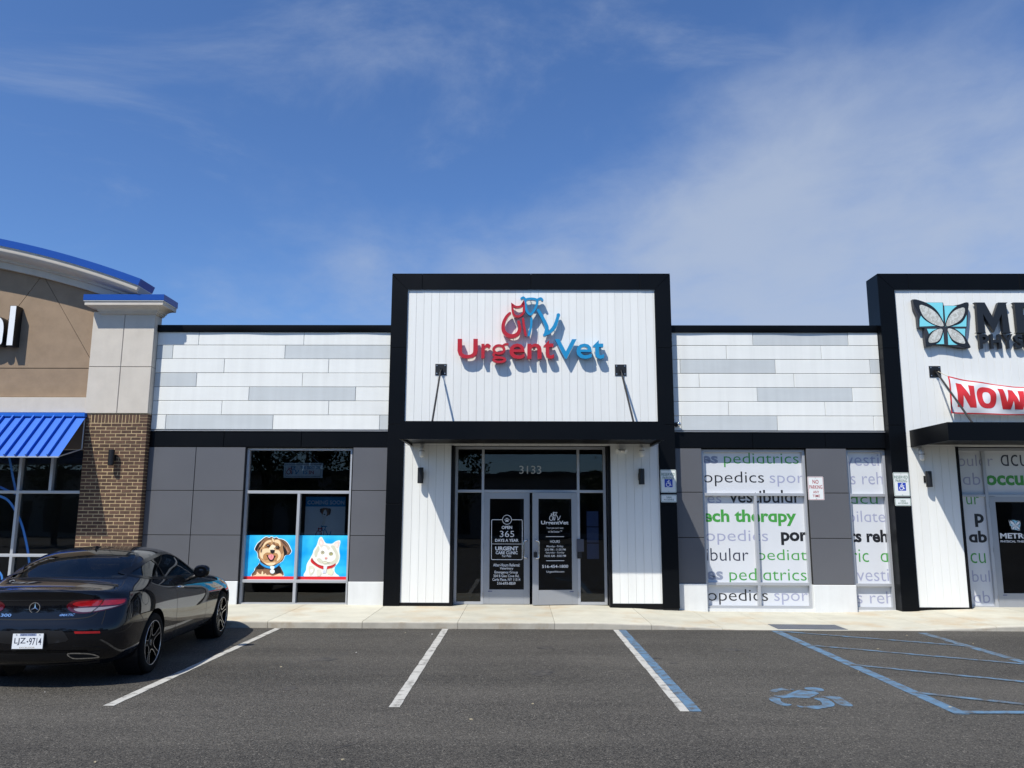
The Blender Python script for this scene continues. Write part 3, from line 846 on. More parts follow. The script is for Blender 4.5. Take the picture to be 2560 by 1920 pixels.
# sill of concrete where the ramp runs down: warning pad with domes
pad = MB()
px0, px1, py0, py1 = 4.16, 5.28, 13.30, 13.86
pad.add([(px0, py0, walk_z(px0, py0) + .004), (px1, py0, walk_z(px1, py0) + .004), (px1, py1, walk_z(px1, py1) + .004), (px0, py1, walk_z(px0, py1) + .004),
         (px0, py0, -.02), (px1, py0, -.02), (px1, py1, -.02), (px0, py1, -.02)], [(0, 1, 2, 3), (4, 5, 1, 0), (5, 6, 2, 1), (6, 7, 3, 2), (7, 4, 0, 3)])
for i in range(20):
    for j in range(9):
        x = px0 + .03 + i * .0558; y = py0 + .03 + j * .0605
        z = walk_z(x, y) + .004
        pad.tube([(x, y, z - .001), (x, y, z + .005)], [.012, .007], 6)
pad.build('warning_pad', MT['pad'], walk)

# ------------------------------------------------------------------ shared building pieces
TF, WY, WIN, DRY = 15.35, 15.53, 15.69, 15.72
ROWS = [5.432, 5.158, 4.877, 4.592, 4.310, 4.030, 3.748, 3.458]
TOWER_B = 15.87


def cladding(root, x0, x1, rows, seed):
    """long horizontal cladding planks, white and pale grey, with thin joints"""
    rnd = random.Random(seed)
    MB().box(x0, x1, WY + .02, WY + .2, 3.44, 5.45).build('wall', MT['gap'], root)
    for r, spec in enumerate(rows):
        xs = [x0] + [c for c, _ in spec[:-1]] + [x1]
        for k, (_, colr) in enumerate(spec):
            a, b = xs[k] + .0035, xs[k + 1] - .0035
            MB().panel(a, b, ROWS[r + 1] + .004, ROWS[r] - .004, WY + rnd.uniform(-.002, .002), .028, .006).build('cladding_plank', MT['white_plank' if colr == 'W' else 'grey_plank'], root)


def band(root, x0, x1, joints):
    xs = [x0] + joints + [x1]
    MB().box(x0, x1, WY + .012, WY + .1, 3.10, 3.445).build('band_backing', MT['dark_gap'], root)
    for a, b in zip(xs, xs[1:]):
        MB().panel(a + .004, b - .004, 3.116, 3.424, WY - .006, .02, .004).build('black_panel', MT['black_panel'], root)
    MB().panel(x0, x1, 3.428, 3.438, WY - .022, .05, .002).build('drip_flashing', MT['alu'], root)


def coping(root, x0, x1):
    """black metal parapet coping, a little wavy along its lower edge"""
    mb = MB(); n = 24
    rnd = random.Random(int(x0 * 100)); ph = rnd.uniform(0, 6)
    for i in range(n + 1):
        x = x0 + (x1 - x0) * i / n
        w = .006 * math.sin(ph + x * 2.6) + .004 * math.sin(x * 5.3)
        mb.v += [(x, WY - .030 + w * .8, 5.424), (x, WY - .040, 5.45), (x, WY - .036, 5.566), (x, WY + .32, 5.58), (x, WY + .32, 5.30), (x, WY + .01, 5.424)]
    for i in range(n):
        for j in range(6):
            k = (j + 1) % 6
            mb.f.append((i * 6 + j, (i + 1) * 6 + j, (i + 1) * 6 + k, i * 6 + k)); mb.mi.append(0)
    mb.f += [(5, 4, 3, 2, 1, 0), tuple(n * 6 + q for q in range(6))]; mb.mi += [0, 0]
    mb.build('coping', MT['black_panel'], root, smooth=True, auto=35, fix=True)


def wall_panels(root, x0, x1, zs, joints=()):
    MB().box(x0 + .001, x1 - .001, WY + .02, WY + .2, zs[-1], zs[0]).build('panel_backing', MT['dark_gap'], root)
    xs = [x0] + list(joints) + [x1]
    for a, b in zip(xs, xs[1:]):
        for t, u in zip(zs, zs[1:]):
            MB().panel(a + .006, b - .006, u + .006, t - .006, WY, .03, .003).build('grey_panel', MT['grey_panel'], root)


def base_block(root, x0, x1, z1=.548):
    MB().panel(x0, x1, -.15, z1, WY - .018, .16, .008).build('base_block', MT['base'], root)


def pane(parent, x0, x1, z0, z1, y, m='glass'):
    """a sheet of glass 6 mm thick; the tint and the mirror sit on its outer face"""
    mb = MB()
    mb.add([(x0, y, z0), (x1, y, z0), (x1, y, z1), (x0, y, z1)], [(0, 1, 2, 3)], 0)
    mb.add([(x0, y, z0), (x1, y, z0), (x1, y + .006, z0), (x0, y + .006, z0), (x0, y, z1), (x1, y, z1), (x1, y + .006, z1), (x0, y + .006, z1)],
           [(3, 2, 1, 0), (4, 5, 6, 7), (2, 3, 7, 6), (1, 2, 6, 5), (3, 0, 4, 7)], 1)
    return mb.build('pane', [MT[m], MT['clear']], parent)


def film_pane(parent, x0, x1, z0, z1, y):
    return MB().box(x0, x1, y, y + .006, z0, z1).build('pane', MT['film'], parent)


def window(root, x0, x1, z0, z1, bars_h, bars_v, panes, y=None, fw=.046, name='window', m='alu', film=None):
    """aluminium window: outer frame mesh, its bars and panes as sub-parts; panes = (x0,x1,z0,z1) openings"""
    y = WIN if y is None else y
    f = MB()
    f.box(x0, x0 + fw, y - .085, y + .05, z0, z1).box(x1 - fw, x1, y - .085, y + .05, z0, z1)
    f.box(x0 + fw, x1 - fw, y - .083, y + .05, z1 - fw, z1).box(x0 + fw, x1 - fw, y - .083, y + .05, z0, z0 + fw)
    w = f.build(name, MT[m], root)
    for z, a, b in bars_h: MB().panel(a, b, z - .028, z + .028, y - .087, .12, .004).build('transom', MT[m], w)
    for x, a, b in bars_v: MB().panel(x - .028, x + .028, a, b, y - .086, .12, .004).build('mullion', MT[m], w)
    for k, p in enumerate(panes):
        if film and k in film: film_pane(w, *p, y)
        else: pane(w, *p, y)
    return w


def room(root, x0, x1, depth, z1=3.3, y0=None):
    """dark room behind the glass"""
    y0 = WIN + .2 if y0 is None else y0
    y1 = y0 + depth
    MB().box(x0, x1, y0 - .15, y1, -.10, -.02).build('room_floor', MT['room_floor'], root)
    b = MB(); b.box(x0, x1, y1, y1 + .1, -.1, z1).box(x0 - .1, x0, y0, y1 + .1, -.1, z1).box(x1, x1 + .1, y0, y1 + .1, -.1, z1)
    b.build('room_wall', MT['room_wall'], root)
    MB().box(x0, x1, y0 - .1, y1, z1 - .12, z1).build('room_ceiling', MT['room_wall'], root)


def tower(root, X0, X1, inner, joints_top, side_panels, floor_z, seed, storefront):
    """black portal frame with white boards inside"""
    top, fwid = 6.583, .312
    xi0, xi1 = inner
    zt = 6.264
    rnd = random.Random(seed)
    # core behind the panels so that the joints read dark
    c = MB()
    c.box(X0 + .01, xi0 - .006, TF + .012, TOWER_B, -.15, top - .012).box(xi1 + .006, X1 - .01, TF + .012, TOWER_B, -.15, top - .012)
    c.box(xi0 - .006, xi1 + .006, TF + .012, TOWER_B, zt + .006, top - .012)
    c.build('frame_core', MT['dark_gap'], root)
    hz = [6.264, 5.078, 3.55, 2.012, floor_z - .03]

    def fpanel(x0, x1, z0, z1, poly=None):
        mb = MB()
        if poly: mb.prism(poly, TF + rnd.uniform(-.001, .001), TF + .02)
        else: mb.panel(x0, x1, z0, z1, TF + rnd.uniform(-.001, .001), .02, .004)
        mb.build('frame_panel', MT['black_panel'], root)
    g = .004
    for side in (0, 1):
        a, b = (X0, xi0) if side == 0 else (xi1, X1)
        for t, u in zip(hz[1:], hz[2:]): fpanel(a, b, u + g, t - g)
        # upper leg meets the head panel on a mitre
        if side == 0: fpanel(0, 0, 0, 0, [(a, hz[1] + g), (b, hz[1] + g), (b, zt - .003), (a + g * .5, top - g * 2.2)])
        else: fpanel(0, 0, 0, 0, [(a, hz[1] + g), (b, hz[1] + g), (b - g * .5, top - g * 2.2), (a, zt - .003)])
        # returns: outer side of the leg and the top
        xs = (X0 - .002, X0 + .008) if side == 0 else (X1 - .008, X1 + .002)
        for t, u in zip([top - .004] + hz[1:], hz[1:]):
            MB().box(xs[0], xs[1], TF + .014, TOWER_B, u + g, t - g).build('frame_return', MT['black_panel'], root)
    jt = [X0] + joints_top + [X1]
    for k, (a, b) in enumerate(zip(jt, jt[1:])):
        if k == 0: fpanel(0, 0, 0, 0, [(a + g * 1.6, top), (b - g, top), (b - g, zt), (xi0 + g, zt)])
        elif k == len(jt) - 2: fpanel(0, 0, 0, 0, [(a + g, top), (b - g * 1.6, top), (xi1 - g, zt), (a + g, zt)])
        else: fpanel(a + g, b - g, zt, top)
        MB().box(a + .002, b - .002, TF - .002, TOWER_B + .01, top + .002, top + .010).build('frame_cap', MT['black_panel'], root)
    # white tongue-and-groove boards over the entrance, then down both sides
    yb = TF + .038
    MB().box(xi0, xi1, yb + .010, yb + .12, 3.16, zt + .02).build('board_backing', MT['board_gap'], root)
    MB().box(xi0, xi1, TF + .02, yb + .01, zt - .012, zt + .006).build('trim', MT['alu'], root)
    pitch = .1525
    n = int((xi1 - xi0) / pitch); off = (xi1 - xi0 - n * pitch) / 2
    edges = [xi0 + .003] + [xi0 + off + i * pitch for i in range(n + 1)] + [xi1 - .003]
    if off < .03: edges = [xi0 + .003] + [xi0 + off + i * pitch for i in range(1, n)] + [xi1 - .003]
    for a, b in zip(edges, edges[1:]):
        if b - a < .015: continue
        MB().panel(a + .0014, b - .0014, 3.14, zt - .014, yb + rnd.uniform(-.0006, .0006), .012, .0025).build('board', MT['white_board'], root)
    for sx0, sx1 in side_panels:
        MB().box(sx0, sx1, yb + .010, DRY + .05, floor_z - .1, 3.155).build('board_backing', MT['board_gap'], root)
        ed = [sx0 + .003] + [e for e in edges if sx0 + .03 < e < sx1 - .03] + [sx1 - .003]
        for a, b in zip(ed, ed[1:]):
            MB().panel(a + .0014, b - .0014, floor_z + .05, 3.136, yb + rnd.uniform(-.0006, .0006), .012, .0025).build('board', MT['white_board'], root)
        MB().panel(sx0 - .01, sx1 + .01, floor_z - .05, floor_z + .046, yb - .012, .04, .004).build('plinth', MT['black_trim'], root)
    # black reveals beside the shop front
    s0, s1 = side_panels[0][1], side_panels[1][0]
    MB().panel(s0 + .001, s0 + .050, floor_z - .05, 3.138, yb - .010, DRY - yb + .06, .004).build('reveal', MT['black_trim'], root)
    MB().panel(s1 - .050, s1 - .001, floor_z - .05, 3.138, yb - .010, DRY - yb + .06, .004).build('reveal', MT['black_trim'], root)
    MB().box(s0 + .05, s1 - .05, TF + .16, DRY + .06, 3.15, 3.33).build('soffit', MT['black_trim'], root)
    MB().box(xi0, xi1, TF + .1, TOWER_B - .02, 3.34, zt).build('tower_wall', MT['roofing'], root)


def canopy(root, x0, x1, rods, yf=14.0):
    """flat black canopy: box fascia, recessed soffit, two tie rods with wall plates"""
    z0, z1 = 3.128, 3.452
    yb = TF + .046
    c = MB()
    c.box(x0, x1, yf, yf + .05, z0, z1)
    cn = c.build('canopy', MT['black_panel'], root)
    for a_, b_ in ((x0, x0 + .05), (x1 - .05, x1)): MB().box(a_, b_, yf + .051, yb, z0, z1 - .001).build('side_fascia', MT['black_panel'], cn)
    MB().box(x0 + .051, x1 - .051, yf + .051, yb, z0 + .05, z0 + .10).build('canopy_soffit', MT['black_trim'], cn)
    MB().box(x0 + .051, x1 - .051, yf + .051, yb, z1 - .05, z1 - .012).build('deck', MT['black_trim'], cn)
    for (px, pz, rx) in rods:
        yw = TF + .038
        MB().panel(px - .112, px + .112, pz - .112, pz + .112, yw - .012, .012, .002).build('wall_plate', MT['lamp_black'], cn)
        w = MB().box(px - .124, px + .124, yw - .002, yw + .001, pz - .124, pz + .124); w.build('sealant', MT['white_plastic'], cn)
        for dx in (-.08, .08):
            for dz in (-.08, .08): MB().cyl((px + dx, yw - .022, pz + dz), .012, .012, 8, 'y').build('bolt', MT['steel'], cn)
        lug = MB(); lug.box(px - .022, px - .012, yw - .075, yw - .010, pz - .045, pz + .03).box(px + .012, px + .022, yw - .075, yw - .010, pz - .045, pz + .03)
        lug.cyl((px - .03, yw - .055, pz - .015), .010, .06, 8, 'x'); lug.build('lug', MT['lamp_black'], cn)
        A = Vector((px, yw - .055, pz - .015)); B = Vector((rx, 14.30, z1 - .02))
        MB().tube([A, A.lerp(B, .06), A.lerp(B, .061), B], [.012, .012, .019, .019], 10).build('tie_rod', MT['lamp_black'], cn, smooth=True, auto=40)
    return cn


def wall_lamp(x, z, y, label, side=1, back=None):
    """black up-and-down cylinder wall light on a short bracket"""
    t = thing('wall_lamp', (x, y, z), label, 'wall lamp', 'black cylinder wall lamps')
    r, h = .056, .30
    cy = y - .105
    MB().lathe([(.03, h), (.046, h), (r - .004, h), (r, h - .004), (r, .004), (r - .004, 0), (.046, 0), (.044, .03), (0, .03)], (x, cy, z - h / 2), 'z', 28).build('lamp_body', MT['lamp_black'], t, smooth=True, auto=35)
    MB().lathe([(0, h - .02), (.046, h - .02)], (x, cy, z - h / 2), 'z', 20).build('lens', colour((.5, .5, .48)), t)
    MB().box(x - .025, x + .025, cy + .04, y - .012, z - .03, z + .03).build('arm', MT['lamp_black'], t)
    MB().panel(x - .05, x + .05, z - .065, z + .065, y - .014, .014, .004).build('back_plate', MT['lamp_black'], t)
    return t


def flood_light(x, z, y, label):
    """small white security light hung under the canopy"""
    t = thing('security_light', (x, y, z), label, 'security light', 'white security lights under the canopies')
    MB().panel(x - .045, x + .045, z + .03, z + .13, y - .03, .03, .006).build('mount', MT['white_plastic'], t)
    MB().lathe([(0, -.125), (.030, -.12), (.046, -.095), (.050, -.05), (.050, .03), (.044, .055), (.03, .06), (0, .06)], (x, y - .075, z), 'z', 22).build('housing', MT['white_plastic'], t, smooth=True, auto=50)
    MB().lathe([(.0505, -.012), (.0515, -.010), (.0515, .002), (.0505, .004)], (x, y - .075, z), 'z', 22).build('ring', colour((.2, .2, .2)), t)
    MB().box(x - .012, x + .012, y - .06, y - .025, z + .05, z + .09).build('arm', MT['white_plastic'], t)
    return t


# ------------------------------------------------------------------ vet clinic (tower and the wing on its left)
vet = thing('vet_clinic', (0.2, 15.5, 0.1), 'white boarded vet clinic with black portal frame and a panelled wing on its left', 'building')
tower(vet, -2.573, 2.994, (-2.261, 2.682), [-1.968, 0.212, 2.388], [(-2.261, -1.328), (1.742, 2.682)], .13, 3, None)
canopy(vet, -2.143, 2.563, [(-1.563, 4.638, -1.60), (1.976, 4.632, 2.06)])
MB().box(-7.29, -2.58, WY + .21, 24, 5.20, 5.28).build('roof', MT['roofing'], vet)
cladding(vet, -7.294, -2.574, [
    [(-6.461, 'W'), (-4.342, 'W'), (0, 'W')], [(-6.968, 'G'), (-4.709, 'W'), (0, 'G')], [(-5.913, 'W'), (-3.822, 'W'), (0, 'W')],
    [(-6.452, 'G'), (-4.334, 'W'), (0, 'W')], [(-5.385, 'W'), (-3.264, 'G'), (0, 'W')], [(-5.91, 'W'), (-3.787, 'W'), (0, 'W')],
    [(-7.004, 'W'), (-4.879, 'G'), (-2.769, 'W'), (0, 'G')]], 5)
coping(vet, -7.294, -2.576)
band(vet, -7.294, -2.576, [-5.827, -4.298])
wall_panels(vet, -7.294, -5.386, [3.112, 2.264, 1.412, .552], [-6.362])
wall_panels(vet, -3.272, -2.576, [3.112, 2.272, 1.412, .552])
base_block(vet, -7.294, -5.386); base_block(vet, -3.272, -2.576)
for a_, b_ in ((-5.386, -5.376), (-3.286, -3.274)): MB().box(a_, b_, WY + .005, WIN + .05, .1, 3.112).build('jamb', MT['black_trim'], vet)
MB().box(-5.376, -3.286, WY + .012, WIN + .05, 3.106, 3.13).build('head_trim', MT['black_trim'], vet)
win_vet = window(vet, -5.374, -3.288, .098, 3.104, [(2.240, -5.328, -3.334), (.545, -5.328, -3.334)], [(-4.316, .573, 2.212), (-4.322, .144, .517)],
                 [(-5.33, -3.332, 2.266, 3.060), (-5.33, -4.342, .571, 2.214), (-4.290, -3.332, .571, 2.214), (-5.33, -4.342, .142, .519), (-4.290, -3.332, .142, .519)])
room(vet, -7.2, -2.7, 4.0)
room(vet, -2.6, 3.0, 4.5, 3.3, DRY + .12)
# entrance shop front
FZ = .125
sf = MB()
sf.box(-1.272, -1.222, DRY - .055, DRY + .05, FZ, 3.145).box(1.626, 1.676, DRY - .055, DRY + .05, FZ, 3.145)
sf.box(-1.222, 1.626, DRY - .053, DRY + .05, 3.095, 3.145)
sf.box(-1.222, -.753, DRY - .053, DRY + .05, FZ, .175).box(1.165, 1.626, DRY - .053, DRY + .05, FZ, .175)
front = sf.build('shop_front', MT['alu'], vet)
for a_, b_ in ((-.753, -.703), (1.115, 1.165)): MB().panel(a_, b_, FZ, 3.095, DRY - .057, .1, .004).build('mullion', MT['alu'], front)
for a_, b_ in ((-1.222, -.753), (-.703, 1.115), (1.165, 1.626)): MB().panel(a_, b_, 2.246, 2.300, DRY - .052, .09, .004).build('transom', MT['alu'], front)
for p in ((-1.222, -.753, 2.30, 3.095), (-.703, 1.115, 2.30, 3.095), (1.165, 1.626, 2.30, 3.095), (-1.222, -.753, .175, 2.246), (1.165, 1.626, .175, 2.246)):
    pane(front, *p, DRY)
nb = MB(); text_fit(nb, '3133', -.013, .417, 2.615, 2.772, DRY - .002, .0); nb.build('house_number', MT['t_grey'], front)
MB().box(-.703, 1.115, DRY - .045, DRY + .06, .105, .128).build('threshold', MT['steel'], front)
for k in range(3): MB().box(1.30, 1.53, DRY + .012, DRY + .014, 1.60 - k * .31, 1.89 - k * .31).build('notice_sheet', colour((.18, .22, .40)), front)
MB().panel(1.100, 1.235, 1.12, 1.36, DRY - .085, .03, .004).build('card_reader', colour((.06, .065, .09)), front)
MB().panel(1.105, 1.19, .99, 1.118, DRY - .085, .03, .004).build('intercom', MT['lamp_black'], front)


def door_leaf(root, hinge, w, side, angle, label):
    """glazed aluminium door; local x runs from the hinge to the free edge"""
    f = bpy.data.objects.new('door', None); f['_local'] = 1
    f.location = hinge; f.rotation_euler = (0, 0, angle)
    COL.objects.link(f); f.parent = root; f.matrix_parent_inverse = Matrix.Translation(root.location).inverted()
    if label: f['label'] = label
    s = side            # +1: leaf extends to +x from hinge, -1: to -x
    X = lambda a, b: (min(s * a, s * b), max(s * a, s * b))
    z0, z1 = .0, 2.112
    st = .115
    fr = MB()
    for a, b in ((0, st), (w - st, w)):
        xa, xb = X(a, b); fr.panel(xa, xb, z0, z1, -.022, .044, .003)
    xa, xb = X(st, w - st)
    fr.panel(xa, xb, z1 - .118, z1, -.0215, .043, .003).panel(xa, xb, z0, .272, -.0215, .043, .003)
    fr.build('leaf_frame', MT['alu_door'], f)
    pane(f, xa, xb, .272, z1 - .118, -.004)
    # pull handle near the free edge
    hx = s * (w - .055); o = -s * .0
    bx = -s * .055
    hd = MB()
    pth = [(hx, -.02, 1.20), (hx, -.075, 1.20), (hx + bx * .5, -.085, 1.195), (hx + bx, -.085, 1.165), (hx + bx, -.085, .905), (hx + bx * .5, -.085, .875), (hx, -.075, .87), (hx, -.02, .87)]
    hd.tube(smooth_pts(pth, False, 4), .0135, 10); hd.build('handle', MT['chrome'], f, smooth=True, auto=50)
    lk = MB(); lk.cyl((s * (w - .05), -.030, 1.26), .016, .012, 14, 'y').build('lock_cylinder', MT['steel'], f)
    for z in (.18, 1.08, 1.93): MB().cyl((0 - s * .004, -.026, z - .05), .010, .10, 10, 'z').build('hinge', MT['steel'], f)
    xa, xb = X(.09, .17)
    MB().box(xa, xb, -.0245, -.022, .232, .244).build('door_label', colour((.03, .04, .16)), f)
    return f


dl = door_leaf(vet, (-.703, DRY - .03, .132), .893, 1, 0.0, 'closed left leaf of the glass entrance doors')
dr = door_leaf(vet, (1.113, DRY - .03, .132), .888, -1, R(10.5), 'right leaf of the glass doors standing slightly open')


def on_leaf(mb, name, leaf, m):
    return mb.build(name, m, leaf)


yl = -.0075
mb = MB()
ox, oz = -.703, .132
for t, a, b, c, d, bo in DOOR_L:
    m1 = MB(); text_fit(m1, t, a - ox, b - ox, c - oz, d - oz, yl, bo); on_leaf(m1, 'lettering', dl, MT['t_white'])
fx0, fx1, fz0, fz1, fsp = -.552 - ox, .045 - ox, .962 - oz, 1.722 - oz, 1.259 - oz
mx = (fx0 + fx1) / 2
rr = .022
loop = [(mx + .088, fz1), (fx1 - rr, fz1), (fx1 - rr * .3, fz1 - rr * .3), (fx1, fz1 - rr), (fx1, fz0 + rr), (fx1 - rr * .3, fz0 + rr * .3), (fx1 - rr, fz0), (fx0 + rr, fz0),
        (fx0 + rr * .3, fz0 + rr * .3), (fx0, fz0 + rr), (fx0, fz1 - rr), (fx0 + rr * .3, fz1 - rr * .3), (fx0 + rr, fz1), (mx - .088, fz1)]
mb.stroke(loop, .011, yl, yl + .0005, caps=0)
mb.stroke([(fx0, fsp), (fx1, fsp)], .008, yl, yl + .0005, caps=0)
mb.stroke([(mx + .088 * math.cos(2 * math.pi * k / 28), fz1 + .088 * math.sin(2 * math.pi * k / 28)) for k in range(28)], .010, yl, yl + .0005, closed=True)
def disc(cx, cz, a, b, rot=0, n=14): return [(cx + a * math.cos(t) * math.cos(rot) - b * math.sin(t) * math.sin(rot), cz + a * math.cos(t) * math.sin(rot) + b * math.sin(t) * math.cos(rot)) for t in (2 * math.pi * k / n for k in range(n))]
mb.flat(smooth_pts([(mx - .030, fz1 - .042), (mx - .024, fz1 - .018), (mx, fz1 + .002), (mx + .024, fz1 - .018), (mx + .030, fz1 - .042), (mx, fz1 - .034)], True, 4), yl)
for dx, dz, r_ in ((-.036, -.002, .3), (-.014, .022, .1), (.014, .022, -.1), (.036, -.002, -.3)): mb.flat(disc(mx + dx, fz1 + dz, .009, .014, r_), yl)
on_leaf(mb, 'paw_badge', dl, MT['t_white'])
ox = 1.113
k_ = .888 / .846            # the open leaf is drawn a little foreshortened
mb = MB()
def lx(x): return (x - ox) * k_
for t, a, b, c, d, bo in DOOR_R:
    m1 = MB(); text_fit(m1, t, lx(a), lx(b), c - oz, d - oz, yl, bo); on_leaf(m1, 'lettering', dr, MT['t_white'])
for a_, b_ in ((1.399, 1.409), (.944, .955)): MB().box(lx(.518), lx(.859), yl, yl + .0005, a_ - oz, b_ - oz).build('rule', MT['t_white'], dr)
es = (lx(.792) - lx(.585)) / (.76 + .345); ez = (1.871 - 1.712) / (6.08 - 5.28)
for k, p in EMBLEM.items():
    q = smooth_pts([(lx(.585) + (x + .345) * es, 1.712 - oz + (z - 5.28) * ez) for x, z in p], k in ('cat_ears', 'dog_head'), 3)
    mb.stroke(q, .011, yl, yl + .0005, closed=k in ('cat_ears', 'dog_head'))
on_leaf(mb, 'emblem', dr, MT['t_white'])
# padlock hanging on the pull of the right leaf
pk = thing('padlock', (.31, 15.50, 1.08), 'black padlock hanging from the right door handle', 'padlock')
MB().panel(.262, .328, 1.02, 1.115, 15.475, .035, .006).build('lock_case', MT['lamp_black'], pk)
MB().tube([(.278, 15.492, 1.11), (.278, 15.492, 1.15), (.285, 15.492, 1.165), (.305, 15.492, 1.165), (.312, 15.492, 1.15), (.312, 15.492, 1.11)], .006, 8).build('shackle', MT['steel'], pk, smooth=True)

wall_lamp(-1.909, 2.556, TF + .038, 'black cylinder wall lamp left of the vet clinic doors')
wall_lamp(2.322, 2.546, TF + .038, 'black cylinder wall lamp right of the vet clinic doors')
flood_light(-1.896, 3.03, TF + .038, 'white security light high on boards left of the vet doors')
flood_light(2.343, 3.05, TF + .038, 'white upright security light above the lamp right of the vet doors')
t = thing('security_light', (1.953, TF, 3.04), 'white twin-head security light under the vet canopy, right of the doors', 'security light', 'white security lights under the canopies')
MB().panel(1.915, 1.985, 3.03, 3.10, TF, .038, .006).build('mount', MT['white_plastic'], t)
for s_ in (-1, 1):
    MB().tube([(1.95 + s_ * .02, TF - .02, 3.05), (1.95 + s_ * .085, TF - .10, 3.02)], [.026, .042], 14).build('lamp_head', MT['white_plastic'], t, smooth=True, auto=50)

# big illuminated sign over the canopy
sign = thing('shop_sign', (.2, TF, 4.83), 'red and blue raised letters UrgentVet with cat and dog outline emblem', 'sign')
SY = 15.242           # letter face
for k, (t_, a, b, c, d) in enumerate(SIGN):
    m_ = MT['sign_red' if k < 6 else 'sign_blue']
    mb = MB()
    if t_ == 'g':
        cx, rx = (a + b) / 2 - .018, (b - a) / 2 - .058
        up = [(cx + rx * math.cos(q), c + .272 + .080 * math.sin(q)) for q in (2 * math.pi * j / 26 for j in range(26))]
        mb.stroke(up, .050, SY, SY + .09, closed=True)
        lo = [(cx + .008 + (rx + .010) * math.cos(q), c + .066 + .044 * math.sin(q)) for q in (2 * math.pi * j / 26 for j in range(26))]
        mb.stroke(lo, .046, SY + .0005, SY + .09, closed=True)
        mb.stroke(smooth_pts([(cx - rx * .55, c + .205), (cx - rx - .006, c + .172), (cx - rx + .02, c + .128), (cx, c + .118)], False, 4), .040, SY + .001, SY + .09)
        mb.stroke(smooth_pts([(cx + rx * .75, c + .345), (cx + rx + .02, c + .375), (b - .012, c + .378)], False, 4), .044, SY + .0015, SY + .09)
    else:
        bo = {'U': .020, 'r': .018, 'e': .011, 'n': .015, 't': .015, 'V': .018}[t_]
        text_fit(mb, t_, a, b, c, d, SY, bo, depth=.09)
    mb.build('letter', m_, sign)
wd = {'cat_ears': .044, 'dog_head': .046, 'cat_back': [.048, .058, .066, .072, .078, .080, .074, .062, .050], 'dog_back': [.056, .066, .074, .066, .044], 'dog_tail': [.036, .062, .074, .055]}
for k, p in EMBLEM.items():
    cl = k in ('cat_ears', 'dog_head')
    if k == 'cat_ears': q = [tuple(p[0])] + smooth_pts(p[0:4], False, 3)[1:] + smooth_pts(p[3:], False, 4)[1:]
    else: q = smooth_pts(p, cl, 5)
    w_ = wd.get(k, .046)
    if isinstance(w_, list): w_ = [w_[min(int(i / (len(q) - 1) * (len(w_) - 1)), len(w_) - 2)] * (1 - (i / (len(q) - 1) * (len(w_) - 1)) % 1) + w_[min(int(i / (len(q) - 1) * (len(w_) - 1)) + 1, len(w_) - 1)] * ((i / (len(q) - 1) * (len(w_) - 1)) % 1) for i in range(len(q))]
    j = list(EMBLEM).index(k)
    MB().stroke(q, w_, SY + .0006 * j, SY + .09, closed=cl).build('emblem_stroke', MT['sign_red' if k.startswith('cat') else 'sign_blue'], sign)
for x, z in ((-1.20, 5.1), (-.87, 5.1), (-.735, 4.95), (-.40, 4.765), (-.185, 4.98), (.165, 4.95), (.39, 4.95), (.545, 5.0), (.893, 4.87), (1.13, 4.98), (1.515, 5.0), (-.33, 5.45), (-.155, 5.29), (.06, 5.6), (.215, 5.55), (.45, 5.63), (.66, 5.46), (.20, 6.045), (-.10, 5.69)):
    MB().cyl((x, SY + .085, z), .008, TF + .04 - SY - .085, 8, 'y').build('stand_off', MT['steel'], sign)

# ------------------------------------------------------------------ printed window posters
def poster(name, label, x0, x1, z0, z1, y, quad, layers, bg, parent_cat='poster', picture='animal_picture'):
    """layers: (rgb, outline points on the artwork sheet, smooth?) painted one over the other"""
    t = thing(name, ((x0 + x1) / 2, y, z0), label, parent_cat, 'picture posters in the clinic window')
    MB().box(x0, x1, y, y + .002, z0, z1).build('sheet', bg, t)
    (lt, rt, top), (lb, rb, bot) = quad

    def W(p):
        k = (p[1] - top) / (bot - top); l = lt + (lb - lt) * k; r_ = rt + (rb - rt) * k
        return (x0 + (p[0] - l) / (r_ - l) * (x1 - x0), z1 - k * (z1 - z0))
    mats, mb = [], MB()
    for i, (c, pts, sm) in enumerate(layers):
        q = [W(p) for p in (smooth_pts(pts, True, 4) if sm else pts)]
        q = clip_poly(q, x0 + .001, x1 - .001, z0 + .058, z1 - .001)
        m = colour(srgb(*c), .45)
        if m not in mats: mats.append(m)
        if len(q) > 2: mb.flat(q, y - .0006 - .00025 * i, mats.index(m))
    mb.build(picture, mats, t)
    MB().box(x0, x1, y - .001, y - .0004, z0, z0 + .056).build('red_band', colour(srgb(222, 40, 44), .4), t)
    return t


def glow_sheet():
    """bright blue print, paler towards the middle of the sheet (a printed gradient)"""
    m, nt, b = new_mat('blue_poster_print'); N, L = nt.nodes, nt.links
    g = N.new('ShaderNodeTexCoord'); n = N.new('ShaderNodeTexNoise'); n.inputs['Scale'].default_value = 2.6; n.inputs['Detail'].default_value = 2
    L.new(g.outputs['Generated'], n.inputs['Vector'])
    mr = N.new('ShaderNodeMapRange'); mr.inputs[1].default_value = .38; mr.inputs[2].default_value = .68; L.new(n.outputs['Fac'], mr.inputs[0])
    mx = N.new('ShaderNodeMix'); mx.data_type = 'RGBA'; L.new(mr.outputs[0], mx.inputs['Factor'])
    mx.inputs[6].default_value = (*srgb(0, 160, 232), 1); mx.inputs[7].default_value = (*srgb(60, 200, 244), 1)
    L.new(mx.outputs[2], b.inputs['Base Color']); b.inputs['Roughness'].default_value = .35
    return m


